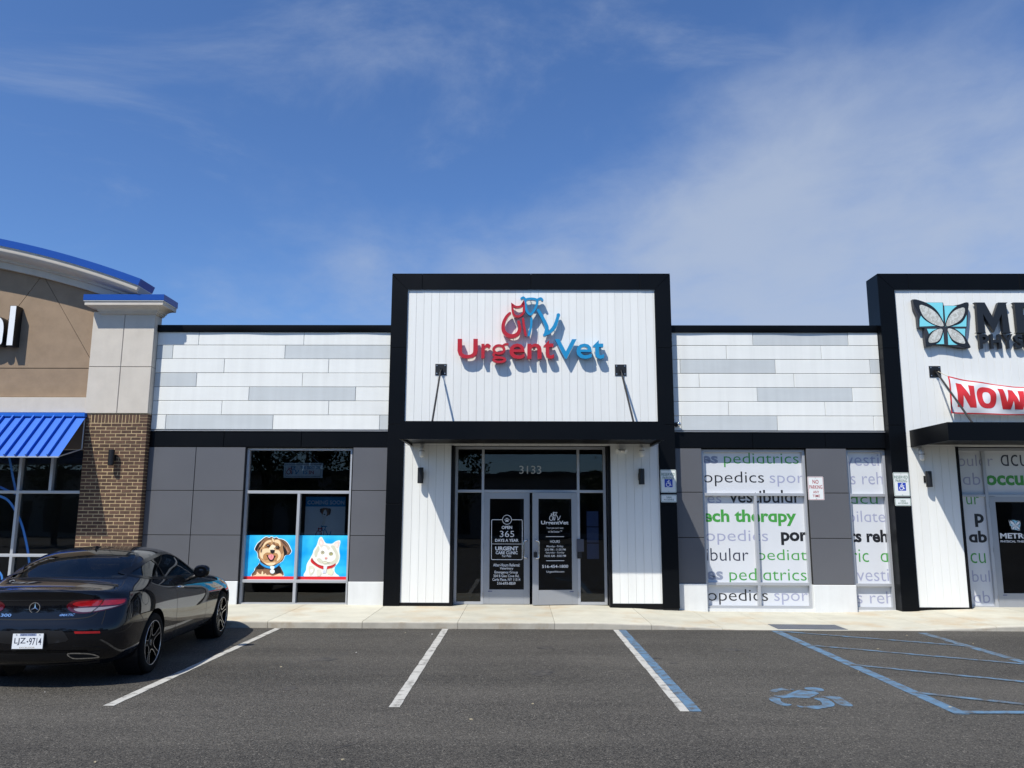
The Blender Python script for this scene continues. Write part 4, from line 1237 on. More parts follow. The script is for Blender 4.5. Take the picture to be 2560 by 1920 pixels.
def ell(cx, cy, a, b, rot=0, n=12):
    return [(cx + a * math.cos(t) * math.cos(rot) - b * math.sin(t) * math.sin(rot), cy + a * math.cos(t) * math.sin(rot) + b * math.sin(t) * math.cos(rot)) for t in (2 * math.pi * k / n for k in range(n))]


def tuft(pts, w):
    return MBstroke(pts, w)


DOG_OUT = [(415, 1545), (475, 1330), (500, 1240), (590, 1150), (648, 1050), (655, 960), (600, 900), (590, 800), (560, 700), (490, 630), (500, 560), (580, 410), (680, 320), (790, 225), (880, 180), (960, 200), (1000, 205), (1040, 175), (1110, 195), (1150, 222), (1220, 190), (1300, 240), (1410, 258), (1500, 300), (1580, 370), (1640, 460), (1700, 590), (1725, 680), (1650, 785), (1550, 800), (1490, 845), (1460, 930), (1410, 1010), (1325, 1075), (1320, 1180), (1385, 1270), (1395, 1545)]
def grow(p, k, c): return [(c[0] + (x - c[0]) * k, c[1] + (y - c[1]) * k) for x, y in p]
CRM, TANC, BRN, DBR, BLK = (244, 214, 170), (206, 160, 112), (140, 100, 70), (84, 60, 46), (24, 16, 14)
dog_layers = [
    ((232, 250, 255), grow(DOG_OUT, 1.035, (1090, 800)), True),
    (DBR, DOG_OUT, True),
    (BLK, [(520, 1240), (640, 1110), (760, 1190), (780, 1290), (680, 1310), (560, 1280)], True),
    (BLK, [(1100, 1290), (1290, 1190), (1370, 1290), (1360, 1440), (1220, 1450), (1150, 1380), (1000, 1400), (900, 1350)], True),
    (BRN, [(480, 1420), (560, 1310), (760, 1300), (980, 1300), (1020, 1440), (1180, 1460), (1370, 1420), (1375, 1550), (430, 1550)], True),
    ((250, 206, 168), [(440, 1545), (520, 1480), (560, 1380), (620, 1440), (690, 1460), (730, 1350), (770, 1470), (840, 1430), (890, 1490), (980, 1480), (1100, 1520), (1330, 1440), (1365, 1550)], True),
    (CRM, [(720, 1380), (760, 1380), (760, 1490), (720, 1500)], True),
    # head
    (TANC, [(620, 760), (640, 640), (720, 500), (800, 360), (900, 300), (1050, 250), (1160, 260), (1300, 260), (1380, 340), (1440, 480), (1460, 640), (1470, 800), (1430, 920), (1340, 1030), (1200, 1120), (1060, 1170), (900, 1140), (760, 1050), (680, 950), (640, 860)], True),
    (BRN, [(760, 300), (860, 205), (960, 220), (990, 250), (900, 300), (820, 370), (740, 470), (680, 560), (620, 680), (560, 680), (600, 560), (660, 420)], True),
    (BLK, [(505, 610), (540, 520), (620, 400), (700, 340), (690, 400), (620, 520), (570, 600), (555, 660)], True),
    (BLK, [(600, 650), (640, 540), (720, 440), (800, 360), (760, 460), (690, 560), (640, 640)], True),
    ((170, 130, 100), [(640, 470), (760, 340), (800, 310), (740, 420), (660, 540)], True),
    (BRN, [(1340, 280), (1450, 300), (1560, 380), (1620, 480), (1690, 660), (1620, 770), (1540, 760), (1500, 640), (1440, 480), (1370, 340)], True),
    (BLK, [(1440, 480), (1490, 520), (1560, 640), (1580, 750), (1500, 800), (1470, 680)], True),
    ((176, 132, 112), [(1560, 520), (1600, 600), (1640, 700), (1600, 690), (1560, 600)], True),
    (DBR, [(1380, 290), (1460, 330), (1540, 420), (1590, 520), (1520, 460), (1440, 380)], True),
    ((170, 128, 88), [(1300, 560), (1380, 380), (1440, 520), (1450, 700), (1380, 760), (1330, 660)], True),
    (CRM, [(760, 520), (820, 390), (920, 310), (1030, 290), (1060, 330), (960, 370), (860, 430), (790, 530)], True),
    (CRM, [(1170, 300), (1260, 270), (1340, 320), (1370, 440), (1340, 520), (1300, 420), (1220, 370), (1160, 360)], True),
    (CRM, [(1060, 210), (1120, 230), (1150, 330), (1120, 350), (1080, 280)], True),
    (BRN, [(1000, 240), (1050, 200), (1080, 220), (1060, 270), (1010, 260)], True),
    (BRN, [(1090, 370), (1150, 360), (1190, 430), (1150, 470), (1100, 430)], True),
    ((168, 120, 76), [(830, 470), (900, 400), (1010, 380), (1050, 430), (1010, 520), (900, 550), (820, 540)], True),
    ((168, 120, 76), [(1190, 430), (1280, 400), (1330, 480), (1330, 600), (1250, 610), (1190, 560)], True),
    ((252, 232, 200), [(1010, 520), (1080, 440), (1180, 480), (1200, 540), (1130, 560), (1160, 620), (1040, 620), (960, 600)], True),
    (CRM, [(700, 660), (820, 580), (960, 580), (1010, 640), (1000, 720), (880, 720), (780, 800), (760, 930), (700, 900), (660, 780)], True),
    (CRM, [(1180, 640), (1300, 640), (1370, 760), (1350, 920), (1250, 1010), (1220, 900), (1280, 820), (1240, 740), (1170, 730)], True),
    (CRM, [(800, 1050), (900, 1080), (1060, 1060), (1200, 1070), (1120, 1150), (1000, 1170), (880, 1130)], True),
    ((188, 136, 86), [(780, 820), (850, 740), (1000, 730), (1080, 770), (1180, 740), (1280, 820), (1250, 930), (1180, 1000), (1000, 900), (880, 960), (800, 960)], True),
    (BLK, ell(945, 478, 66, 50, .3), True), ((70, 36, 26), ell(945, 480, 36, 32), True), ((250, 250, 250), ell(938, 468, 11, 11), True),
    (BLK, ell(1262, 535, 72, 62, .2), True), ((96, 66, 30), ell(1255, 532, 38, 38), True), ((20, 14, 10), ell(1252, 530, 20, 20), True), ((240, 240, 236), ell(1243, 520, 9, 9), True),
    (BLK, [(1015, 650), (1050, 622), (1110, 618), (1165, 640), (1160, 690), (1120, 730), (1070, 745), (1030, 710)], True),
    ((70, 64, 66), ell(1090, 648, 34, 14), True),
    (BLK, [(885, 800), (950, 810), (1060, 790), (1130, 815), (1195, 835), (1160, 900), (1120, 980), (1040, 1020), (970, 985), (925, 900)], True),
    ((240, 148, 150), [(950, 815), (1020, 780), (1080, 770), (1135, 830), (1125, 890), (1085, 955), (1030, 970), (985, 930), (950, 870)], True),
    ((214, 104, 108), [(1040, 800), (1055, 800), (1050, 900), (1042, 900)], True),
    ((44, 160, 226), [(655, 1015), (720, 1080), (860, 1160), (1010, 1190), (1160, 1170), (1310, 1080), (1318, 1150), (1180, 1250), (1020, 1275), (860, 1240), (720, 1160), (645, 1080)], True),
    ((18, 120, 190), [(650, 1066), (720, 1140), (860, 1222), (1020, 1255), (1180, 1232), (1316, 1136), (1316, 1156), (1180, 1252), (1020, 1277), (860, 1242), (720, 1162), (645, 1084)], True),
    ((228, 244, 250), [(1010, 1190), (1140, 1190), (1150, 1240), (1120, 1290), (1030, 1285)], True),
    ((230, 240, 244), ell(1080, 1365, 82, 76), True), ((196, 214, 224), ell(1080, 1365, 58, 52), True), ((240, 248, 250), ell(1080, 1365, 50, 44), True),
    ((120, 90, 70), [(700, 620), (740, 600), (720, 690), (690, 720)], True),
]
CAT_OUT = [(320, 1545), (335, 1300), (360, 1120), (420, 1000), (500, 870), (570, 740), (600, 630), (700, 480), (740, 370), (780, 250), (840, 185), (890, 195), (940, 270), (1000, 370), (1060, 405), (1200, 415), (1260, 400), (1340, 340), (1430, 305), (1510, 305), (1515, 400), (1480, 560), (1485, 700), (1500, 800), (1490, 930), (1440, 1060), (1360, 1150), (1320, 1230), (1310, 1330), (1360, 1420), (1420, 1545)]
CW, CS, CP = (242, 240, 228), (214, 212, 190), (246, 214, 204)
cat_layers = [
    ((236, 252, 255), grow(CAT_OUT, 1.03, (950, 900)), True),
    (CW, CAT_OUT, True),
    (CS, [(620, 720), (700, 560), (760, 480), (800, 600), (740, 720), (700, 850), (640, 860)], True),
    (CS, [(1200, 480), (1320, 470), (1400, 620), (1460, 760), (1470, 930), (1400, 1060), (1280, 1110), (1120, 1120), (980, 1130), (900, 1080), (980, 1010), (1120, 1040), (1260, 1000), (1360, 900), (1360, 760), (1280, 620)], True),
    (CS, [(700, 940), (800, 900), (900, 980), (960, 1060), (860, 1090), (760, 1040)], True),
    ((226, 220, 206), [(820, 480), (960, 440), (1100, 470), (1180, 560), (1080, 620), (920, 560)], True),
    ((250, 250, 244), [(900, 520), (1010, 500), (1080, 620), (1060, 800), (980, 860), (900, 820), (960, 700)], True),
    (CP, [(790, 300), (850, 215), (900, 250), (950, 360), (930, 430), (850, 470), (770, 420)], True),
    ((250, 232, 222), [(830, 300), (880, 320), (920, 400), (850, 440), (820, 380)], True),
    (CP, [(1320, 420), (1420, 330), (1495, 320), (1490, 430), (1440, 540), (1370, 500)], True),
    ((250, 232, 218), [(1350, 440), (1430, 380), (1450, 460), (1410, 520)], True),
    ((70, 66, 40), ell(912, 705, 62, 58), True), ((222, 214, 170), ell(914, 708, 48, 46), True), ((18, 16, 12), ell(916, 700, 20, 30), True), ((250, 250, 250), ell(900, 690, 9, 9), True),
    ((78, 72, 36), ell(1200, 748, 68, 56, -.1), True), ((206, 200, 130), ell(1200, 752, 52, 44), True), ((18, 16, 12), ell(1198, 744, 21, 30), True), ((250, 250, 250), ell(1184, 732, 9, 9), True),
    ((236, 160, 150), [(985, 885), (1040, 870), (1078, 895), (1030, 945), (1010, 940)], True),
    ((190, 120, 112), [(985, 900), (1010, 905), (1025, 945), (1010, 945)], True),
    ((186, 180, 156), [(900, 1050), (960, 1005), (1040, 1010), (1110, 1050), (1180, 1020), (1110, 1075), (1000, 1062)], True),
    ((232, 228, 200), [(930, 1030), (1060, 1030), (1040, 1075), (950, 1075)], True),
    ((224, 222, 200), [(420, 1200), (560, 1180), (620, 1280), (560, 1420), (440, 1480)], True),
    ((226, 222, 204), [(700, 1320), (800, 1300), (860, 1420), (800, 1520), (700, 1500)], True),
    ((230, 226, 196), [(1060, 1300), (1200, 1260), (1280, 1350), (1240, 1480), (1080, 1440)], True),
    ((250, 250, 246), [(480, 1300), (560, 1280), (560, 1360), (490, 1400)], True),
    ((212, 36, 40), [(540, 895), (580, 970), (660, 1050), (780, 1130), (940, 1180), (920, 1275), (780, 1230), (640, 1150), (530, 1070), (485, 1010), (505, 930)], True),
    ((150, 24, 30), [(540, 895), (580, 970), (660, 1050), (780, 1130), (940, 1180), (936, 1200), (770, 1152), (640, 1070), (560, 990), (528, 920)], True),
    ((206, 34, 40), [(1065, 1190), (1180, 1160), (1290, 1120), (1365, 1080), (1340, 1160), (1240, 1230), (1120, 1270), (1055, 1275)], True),
    ((150, 24, 30), [(1065, 1190), (1180, 1160), (1290, 1120), (1365, 1080), (1356, 1106), (1280, 1146), (1180, 1186), (1066, 1214)], True),
    ((226, 228, 238), [(945, 1180), (1060, 1180), (1045, 1290), (1020, 1400), (930, 1420), (890, 1390), (940, 1290)], True),
    ((206, 210, 228), ell(960, 1370, 46, 46), True),
]
glow = glow_sheet()
poster('window_poster', 'blue window poster of a smiling brown shaggy dog', -5.328, -4.344, .573, 1.410, WIN - .003, ((205, 1915, 115), (100, 1835, 1640)), dog_layers, glow, picture='dog_picture')
poster('window_poster', 'blue window poster of a white cat with a red collar', -4.288, -3.334, .573, 1.410, WIN - .003, ((105, 1825, 110), (15, 1760, 1640)), cat_layers, glow, picture='cat_picture')


def emblem_into(mb, x0, z0, w, h, lw, y, mr, mbl):
    for k, p in EMBLEM.items():
        q = smooth_pts([(x0 + (x + .345) / 1.105 * w, z0 + (z - 5.28) / .8 * h) for x, z in p], k in ('cat_ears', 'dog_head'), 3)
        mb.stroke(q, lw, y, y + .0004, closed=k in ('cat_ears', 'dog_head'), mi=mr if k.startswith('cat') else mbl)


# poster and board hung inside, behind the tinted panes
pt = thing('paper_poster', (-3.83, WIN + .06, 1.42), 'dim white and teal coming soon poster hung behind the glass above the cat', 'poster')
yp = WIN + .05
MB().box(-4.212, -3.428, yp, yp + .003, 1.00, 2.155).build('sheet', colour(srgb(236, 238, 238)), pt)
MB().box(-4.212, -3.428, yp - .001, yp, 1.965, 2.155).build('teal_band', colour(srgb(40, 150, 196)), pt)
mb = MB(); text_fit(mb, 'COMING SOON', -4.18, -3.45, 2.005, 2.085, yp - .0016, .022); mb.build('lettering', MT['t_white'], pt)
mb = MB()
def Q(p): return (-4.212 + (p[0] - 1400) / 330 * .784, 2.155 - (p[1] - 603) / 317 * .736)
for i, (c, p) in enumerate((((232, 226, 214), [(1535, 745), (1550, 790), (1540, 830), (1565, 835), (1575, 770), (1590, 730)]), ((150, 96, 54), [(1530, 705), (1560, 695), (1600, 703), (1612, 720), (1596, 755), (1570, 765), (1545, 755), (1525, 728)]),
                            ((90, 54, 34), [(1520, 708), (1540, 700), (1538, 725), (1526, 735)]), ((90, 54, 34), [(1590, 702), (1612, 708), (1605, 755), (1594, 740)]), ((240, 236, 228), [(1556, 715), (1572, 715), (1580, 750), (1560, 770), (1545, 752)]), ((24, 18, 16), ell(1560, 750, 6, 5)), ((24, 18, 16), ell(1548, 724, 4, 4)), ((24, 18, 16), ell(1580, 722, 4, 4)))):
    mb.flat([Q(q) for q in smooth_pts(p, True, 3)], yp - .0016 - .0003 * i, i)
mb.build('dog_picture', [colour(srgb(*c)) for c in ((232, 226, 214), (150, 96, 54), (90, 54, 34), (90, 54, 34), (240, 236, 228), (24, 18, 16), (24, 18, 16), (24, 18, 16))], pt)
mb = MB(); emblem_into(mb, -3.99, 1.36, .30, .235, .016, yp - .0018, 0, 1); mb.build('emblem', [MT['sign_red'], MT['sign_blue']], pt)
ib = thing('hanging_board', (-4.30, WIN + .1, 2.53), 'white board reading IS IN hung behind the top pane of the vet window', 'sign board')
yi = WIN + .09
MB().box(-4.688, -3.914, yi, yi + .012, 2.528, 2.820).build('board', colour(srgb(228, 230, 228)), ib)
mb = MB(); fr = [(-4.655, 2.556), (-3.95, 2.556), (-3.95, 2.792), (-4.655, 2.792)]; mb.stroke(fr, .006, yi - .001, yi, closed=True); mb.build('border', colour(srgb(90, 90, 96)), ib)
mb = MB(); emblem_into(mb, -4.63, 2.60, .24, .15, .014, yi - .001, 0, 1); mb.build('emblem', [MT['sign_red'], MT['sign_blue']], ib)
mb = MB(); text_fit(mb, 'THE DOCTOR', -4.36, -3.97, 2.70, 2.755, yi - .001, .01); text_fit(mb, 'IS', -4.30, -4.215, 2.60, 2.67, yi - .001, .01); mb.build('blue_words', MT['sign_blue'], ib)
mb = MB(); text_fit(mb, 'IN', -4.185, -4.09, 2.60, 2.67, yi - .001, .015); mb.build('red_word', MT['sign_red'], ib)
mb = MB(); mb.tube([(-4.6, yi + .006, 2.82), (-4.3, yi + .006, 3.09)], .003, 6).tube([(-4.0, yi + .006, 2.82), (-4.3, yi + .006, 3.09)], .003, 6); mb.build('cord', MT['t_white'], ib)

# ------------------------------------------------------------------ therapy clinic (right wing and the tower at the right)
ther = thing('therapy_clinic', (8.5, 15.5, .05), 'therapy clinic at right with lettered film windows and black portal frame', 'building')
MX0, MX1 = 7.128, 12.70
tower(ther, MX0, MX1, (7.444, 12.386), [7.728, 9.934, 12.10], [(7.444, 8.392), (11.45, 12.386)], .085, 9, None)
canopy(ther, 7.535, 12.30, [(8.124, 4.609, 8.17), (11.70, 4.609, 11.75)])
MB().box(3.0, 7.12, WY + .21, 24, 5.20, 5.28).build('roof', MT['roofing'], ther)
cladding(ther, 2.996, 7.126, [
    [(4.642, 'W'), (6.537, 'G'), (0, 'W')], [(4.105, 'W'), (5.986, 'W'), (0, 'W')], [(3.179, 'W'), (5.061, 'G'), (6.934, 'W'), (0, 'G')],
    [(3.546, 'W'), (5.417, 'W'), (0, 'W')], [(4.679, 'W'), (6.546, 'G'), (0, 'W')], [(4.104, 'W'), (5.996, 'W'), (0, 'W')],
    [(3.165, 'W'), (5.046, 'G'), (6.928, 'W'), (0, 'W')]], 8)
coping(ther, 2.997, 7.125)
band(ther, 2.997, 7.125, [4.542, 5.957])
wall_panels(ther, 2.997, 3.540, [3.112, 2.258, 1.398, .540])
wall_panels(ther, 5.566, 6.352, [3.112, 2.250, 1.390, .528])
base_block(ther, 2.997, 3.552, .536); base_block(ther, 5.556, 6.366, .524)
for a_, b_, c_ in ((3.552, 5.556, .078), (6.366, 7.126, .062)): MB().box(a_, b_, WY + .05, WIN + .05, -.15, c_).build('sill_curb', MT['base'], ther)
for a_, b_ in ((3.541, 5.565), (6.353, 7.126)): MB().box(a_, b_, WY + .012, WIN + .05, 3.096, 3.13).build('head_trim', MT['black_trim'], ther)
win_a = window(ther, 3.546, 5.562, .080, 3.094, [(2.222, 3.592, 5.516), (.530, 3.592, 5.516)], [(4.566, .558, 2.194), (4.564, .126, .502)],
               [(3.59, 5.518, 2.248, 3.05), (3.59, 4.540, .556, 2.196), (4.592, 5.518, .556, 2.196), (3.59, 4.540, .124, .504), (4.592, 5.518, .124, .504)], film=(0, 1, 2, 3, 4))
win_b = window(ther, 6.364, 7.122, .064, 3.094, [(2.214, 6.41, 7.076), (.519, 6.41, 7.076)], [],
               [(6.408, 7.078, 2.24, 3.05), (6.408, 7.078, .545, 2.188), (6.408, 7.078, .108, .493)], film=(0, 1, 2))


def film_words(parent, rows, y, clip, name='lettering'):
    for t, a, b, c, d, m, bo in rows:
        mb = MB(); text_fit(mb, t, a, b, c, d, y, bo - .007 if bo == 0 else bo, clip=clip)
        if mb.f: mb.build(name, MT[m], parent)


film_words(win_a, FILM1, WIN - .0015, (3.592, 5.516, .126, 3.048))
film_words(win_b, FILM2, WIN - .0015, (6.41, 7.076, .11, 3.048))
room(ther, 3.0, 7.1, 4.0)
room(ther, 7.2, 12.6, 4.5, 3.3, DRY + .12)
# shop front of the therapy entrance
FZ2 = .085
sf = MB()
sf.box(8.44, 8.49, DRY - .055, DRY + .05, FZ2, 3.14).box(11.35, 11.40, DRY - .055, DRY + .05, FZ2, 3.14).box(8.49, 11.35, DRY - .053, DRY + .05, 3.085, 3.14)
sf.box(8.49, 9.04, DRY - .053, DRY + .05, FZ2, .14).box(10.95, 11.35, DRY - .053, DRY + .05, FZ2, .14)
f2 = sf.build('shop_front', MT['alu'], ther)
for a_, b_ in ((9.045, 9.105), (10.90, 10.95)): MB().panel(a_, b_, FZ2, 3.085, DRY - .057, .1, .004).build('mullion', MT['alu'], f2)
for a_, b_ in ((8.49, 9.045), (9.105, 10.90), (10.95, 11.35)): MB().panel(a_, b_, 2.19, 2.238, DRY - .052, .09, .004).build('transom', MT['alu'], f2)
for k, p in enumerate(((8.49, 9.045, 2.238, 3.085), (9.105, 10.90, 2.238, 3.085), (8.49, 9.045, .14, 2.19), (10.95, 11.35, 2.238, 3.085), (10.95, 11.35, .14, 2.19))):
    film_pane(f2, *p, DRY)
film_words(f2, FILM3, DRY - .0015, (8.492, 10.9, .142, 3.083))
d2 = door_leaf(ther, (9.107, DRY - .03, .10), .892, 1, 0.0, 'glass door with a white butterfly logo')
d3 = door_leaf(ther, (10.898, DRY - .03, .10), .892, -1, 0.0, None)
mb = MB(); text_fit(mb, 'METRO', 9.262 - 9.107, 9.86 - 9.107, 1.396 - .10, 1.50 - .10, yl, .03); mb.build('lettering', MT['t_white'], d2)
mb = MB(); text_fit(mb, 'PHYSICAL THERAPY', 9.262 - 9.107, 9.86 - 9.107, 1.322 - .10, 1.362 - .10, yl, .02)
mb.build('lettering', MT['t_white'], d2)
bs = lambda p, i=0: [(.345 + (x - 7.68) / 1.09 * .232, 1.446 + (z - 5.03) / .98 * .217) for x, z in p]
mb = MB()
mb.flat(bs(BUTTERFLY['back']), yl, 0)
for k in ('cy1', 'cy2', 'cy3', 'cy4'): mb.flat(bs(BUTTERFLY[k]), yl - .0003, 1)
for k in ('1', '2', '3', '4'):
    mb.flat(smooth_pts(bs(BUTTERFLY['wing' + k]), True, 3), yl - .0006, 2); mb.flat(smooth_pts(bs(BUTTERFLY['lens' + k]), True, 3), yl - .0009, 0)
mb.build('emblem', [MT['t_white'], colour(srgb(120, 190, 215)), MT['t_black']], d2)

wall_lamp(7.782, 2.513, TF + .038, 'black cylinder wall lamp on the white boards beside the therapy entrance')
flood_light(7.705, 2.99, TF + .038, 'white security light under the canopy of the therapy clinic')
t = thing('security_camera', (3.08, WY, 3.575), 'small silver ball camera on the panelled wall beside the black frame', 'camera')
MB().lathe([(0, -.05), (.04, -.05), (.045, -.03), (.045, 0)], (3.06, WY - .002, 3.575), 'y', 16).build('mount', MT['lamp_black'], t, smooth=True, auto=40)
MB().lathe([(.048 * math.sin(q), -.06 - .048 * math.cos(q)) for q in (math.pi * k / 10 for k in range(11))], (3.095, WY - .03, 3.572), 'y', 18).build('ball', MT['chrome'], t, smooth=True)

# butterfly sign
BFLY0 = dict(BUTTERFLY)
SK = 15.28 / 15.15          # measured a little nearer than the faces stand
sx_ = lambda x: x * SK
sz_ = lambda z: 1.78 + (z - 1.78) * SK
BUTTERFLY = {k: [(sx_(x), sz_(z)) for x, z in p] for k, p in BUTTERFLY.items()}
tsign = thing('shop_sign', (8.3, TF, 5.0), 'black raised letters METRO PHYSICAL with a turquoise butterfly logo', 'sign')
BY = 15.28
logo = MB().prism(BUTTERFLY['back'], BY, TF + .02).build('logo_box', colour(srgb(52, 52, 56), .4), tsign)
for k in ('cy1', 'cy2', 'cy3', 'cy4'): MB().prism(BUTTERFLY[k], BY - .003, BY + .004).build('turquoise_field', colour(srgb(126, 214, 226), .35), logo)


def lens_print():
    """grey lens face with a busy pale print"""
    m, nt, b = new_mat('lens_print'); N, L = nt.nodes, nt.links
    g = N.new('ShaderNodeNewGeometry'); n = N.new('ShaderNodeTexNoise'); n.inputs['Scale'].default_value = 13; n.inputs['Detail'].default_value = 3; n.inputs['Distortion'].default_value = 1.5
    L.new(g.outputs['Position'], n.inputs['Vector'])
    mr = N.new('ShaderNodeMapRange'); mr.inputs[1].default_value = .50; mr.inputs[2].default_value = .54; L.new(n.outputs['Fac'], mr.inputs[0])
    mx = N.new('ShaderNodeMix'); mx.data_type = 'RGBA'; L.new(mr.outputs[0], mx.inputs['Factor'])
    mx.inputs[6].default_value = (*srgb(184, 184, 176), 1); mx.inputs[7].default_value = (*srgb(208, 210, 204), 1)
    L.new(mx.outputs[2], b.inputs['Base Color']); b.inputs['Roughness'].default_value = .4
    return m


lp = lens_print()
for k in '1234':
    MB().prism(smooth_pts(BUTTERFLY['wing' + k], True, 4), BY - .006, BY + .003).build('wing', MT['letter_black'], logo)
    MB().prism(smooth_pts(BUTTERFLY['lens' + k], True, 4), BY - .009, BY + .002).build('lens', lp, logo)


def serif_letter(kind, x0, x1, z0, z1):
    x0, x1, z0, z1 = sx_(x0), sx_(x1), sz_(z0), sz_(z1)
    W_, H_ = x1 - x0, z1 - z0
    P = {'M': [(0, 0), (.27, 0), (.24, .04), (.235, .62), (.50, .02), (.765, .62), (.76, .04), (.73, 0), (1, 0), (.95, .045), (.92, .955), (.97, 1), (.70, 1), (.51, .50), (.31, 1), (.02, 1), (.07, .955), (.05, .045)],
         'E': [(0, 0), (.96, 0), (1, .24), (.92, .15), (.38, .15), (.38, .43), (.74, .43), (.80, .37), (.80, .65), (.74, .585), (.38, .585), (.38, .85), (.90, .85), (.96, .77), (.95, 1), (0, 1), (.06, .955), (.06, .045)],
         'T': [(.28, 0), (.72, 0), (.655, .05), (.655, .85), (.92, .85), (1, .76), (.98, 1), (.02, 1), (0, .76), (.08, .85), (.345, .85), (.345, .05)]}
    return [(x0 + a * W_, z0 + b * H_) for a, b in P[kind]]


LY = 15.28
MB().prism(serif_letter('M', 8.872, 9.553, 5.338, 5.946), LY, TF + .01).build('letter', MT['letter_black'], tsign)
MB().prism(serif_letter('E', 9.635, 10.10, 5.338, 5.946), LY, TF + .01).build('letter', MT['letter_black'], tsign)
MB().prism(serif_letter('T', 10.15, 10.66, 5.338, 5.946), LY, TF + .01).build('letter', MT['letter_black'], tsign)
for c_, a, b in (('R', 10.73, 11.25), ('O', 11.30, 11.92)):
    mb = MB(); text_fit(mb, c_, sx_(a), sx_(b), sz_(5.338), sz_(5.946), LY, .035, depth=.08); mb.build('letter', MT['letter_black'], tsign)
xs = 8.918
for c_, w_ in (('P', .19), ('H', .205), ('Y', .20), ('S', .17), ('I', .07), ('C', .20), ('A', .21), ('L', .16)):
    mb = MB(); text_fit(mb, c_, sx_(xs), sx_(xs + w_), sz_(5.03), sz_(5.313), LY + .01, .03, depth=.07); mb.build('letter', MT['letter_black'], tsign); xs += w_ + .028

# vinyl banner tied up over the canopy
ban = thing('banner', (9.0, 15.2, 3.75), 'white vinyl banner with red NOW lettering and red border, tied above the canopy', 'banner')


def ban_pt(u, v, off=0.0):
    """u along 0..1, v up 0..1 on the sagging cloth"""
    x = 8.255 + u * 3.35 + (1 - v) * .004
    zt = 4.493 - .62 * u * (1 - u) * 1.25 - .04 * u
    zb = 3.762 - .035 * math.sin(math.pi * u)
    fold = .030 * math.sin(u * 9 + v * 3.5) * v + .018 * math.sin(u * 23 + v * 6) + .012 * math.sin(u * 41 - v * 9) * v
    y = 15.215 - .055 * math.sin(math.pi * v) + fold - .03 * (1 - v)
    return Vector((x, y - off, zb + (zt - zb) * v))


def ban_sheet(u0, u1, v0, v1, nu, nv, off, name, m, par):
    mb = MB()
    for j in range(nv + 1):
        for i in range(nu + 1): mb.v.append(tuple(ban_pt(u0 + (u1 - u0) * i / nu, v0 + (v1 - v0) * j / nv, off)))
    for j in range(nv):
        for i in range(nu):
            a = j * (nu + 1) + i; mb.f.append((a, a + 1, a + nu + 2, a + nu + 1)); mb.mi.append(0)
    return mb.build(name, m, par, smooth=True)


cl = ban_sheet(0, 1, 0, 1, 110, 24, 0, 'cloth', MT['banner'], ban)
for args in ((0, 1, .965, 1, 110, 1), (0, 1, 0, .035, 110, 1), (0, .009, .035, .965, 1, 24), (.991, 1, .035, .965, 1, 24)): ban_sheet(*args, .0015, 'border', MT['banner_red'], cl)
HEAVY = {'N': [(0, 0), (.31, 0), (.31, .50), (.67, 0), (1, 0), (1, 1), (.69, 1), (.69, .50), (.33, 1), (0, 1)],
         'W': [(.16, 0), (.43, 0), (.50, .42), (.57, 0), (.84, 0), (1, 1), (.79, 1), (.70, .36), (.60, 1), (.40, 1), (.30, .36), (.21, 1), (0, 1)]}
for c_, a, b in (('N', .040, .142), ('O', .152, .258), ('W', .268, .430)):
    mb = MB()
    def ring_pts(k): return [(.5 + k[0] * math.copysign(abs(math.cos(t)) ** .75, math.cos(t)), .5 + k[1] * math.copysign(abs(math.sin(t)) ** .75, math.sin(t))) for t in (2 * math.pi * q / 36 for q in range(36))]
    if c_ == 'O':
        nr = 5
        for j in range(nr): mb.v += [(x, y, 0) for x, y in ring_pts((.5 - .30 * j / (nr - 1), .5 - .23 * j / (nr - 1)))]
        mb.f = [(j * 36 + q, j * 36 + (q + 1) % 36, (j + 1) * 36 + (q + 1) % 36, (j + 1) * 36 + q) for j in range(nr - 1) for q in range(36)]
    else:
        bm = bmesh.new(); bm.faces.new([bm.verts.new((x, y, 0)) for x, y in HEAVY[c_]])
        for q in range(1, 12):
            bmesh.ops.bisect_plane(bm, geom=list(bm.verts) + list(bm.edges) + list(bm.faces), plane_co=(q / 12, 0, 0), plane_no=(1, 0, 0))
            bmesh.ops.bisect_plane(bm, geom=list(bm.verts) + list(bm.edges) + list(bm.faces), plane_co=(0, q / 12, 0), plane_no=(0, 1, 0))
        bm.verts.index_update()
        mb.v = [tuple(v.co) for v in bm.verts]; mb.f = [tuple(v.index for v in f.verts) for f in bm.faces]; bm.free()
    mb.mi = [0] * len(mb.f)
    mb.v = [tuple(ban_pt(a + (b - a) * x, .185 + .66 * y, .0025)) for x, y, _ in mb.v]
    mb.build('letter', MT['banner_red'], cl, smooth=True, fix=True)
MB().tube([(8.14, 15.30, 4.60), (8.20, 15.25, 4.54), tuple(ban_pt(.002, .99))], .006, 6).build('tie_cord', colour((.5, .42, .28)), ban)

# metal parking signs
def rounded(x0, x1, z0, z1, r_, n=4):
    out = []
    for cx, cz, a0 in ((x1 - r_, z1 - r_, 0), (x0 + r_, z1 - r_, 90), (x0 + r_, z0 + r_, 180), (x1 - r_, z0 + r_, 270)):
        out += [(cx + r_ * math.cos(R(a0 + 90 * k / n)), cz + r_ * math.sin(R(a0 + 90 * k / n))) for k in range(n + 1)]
    return out


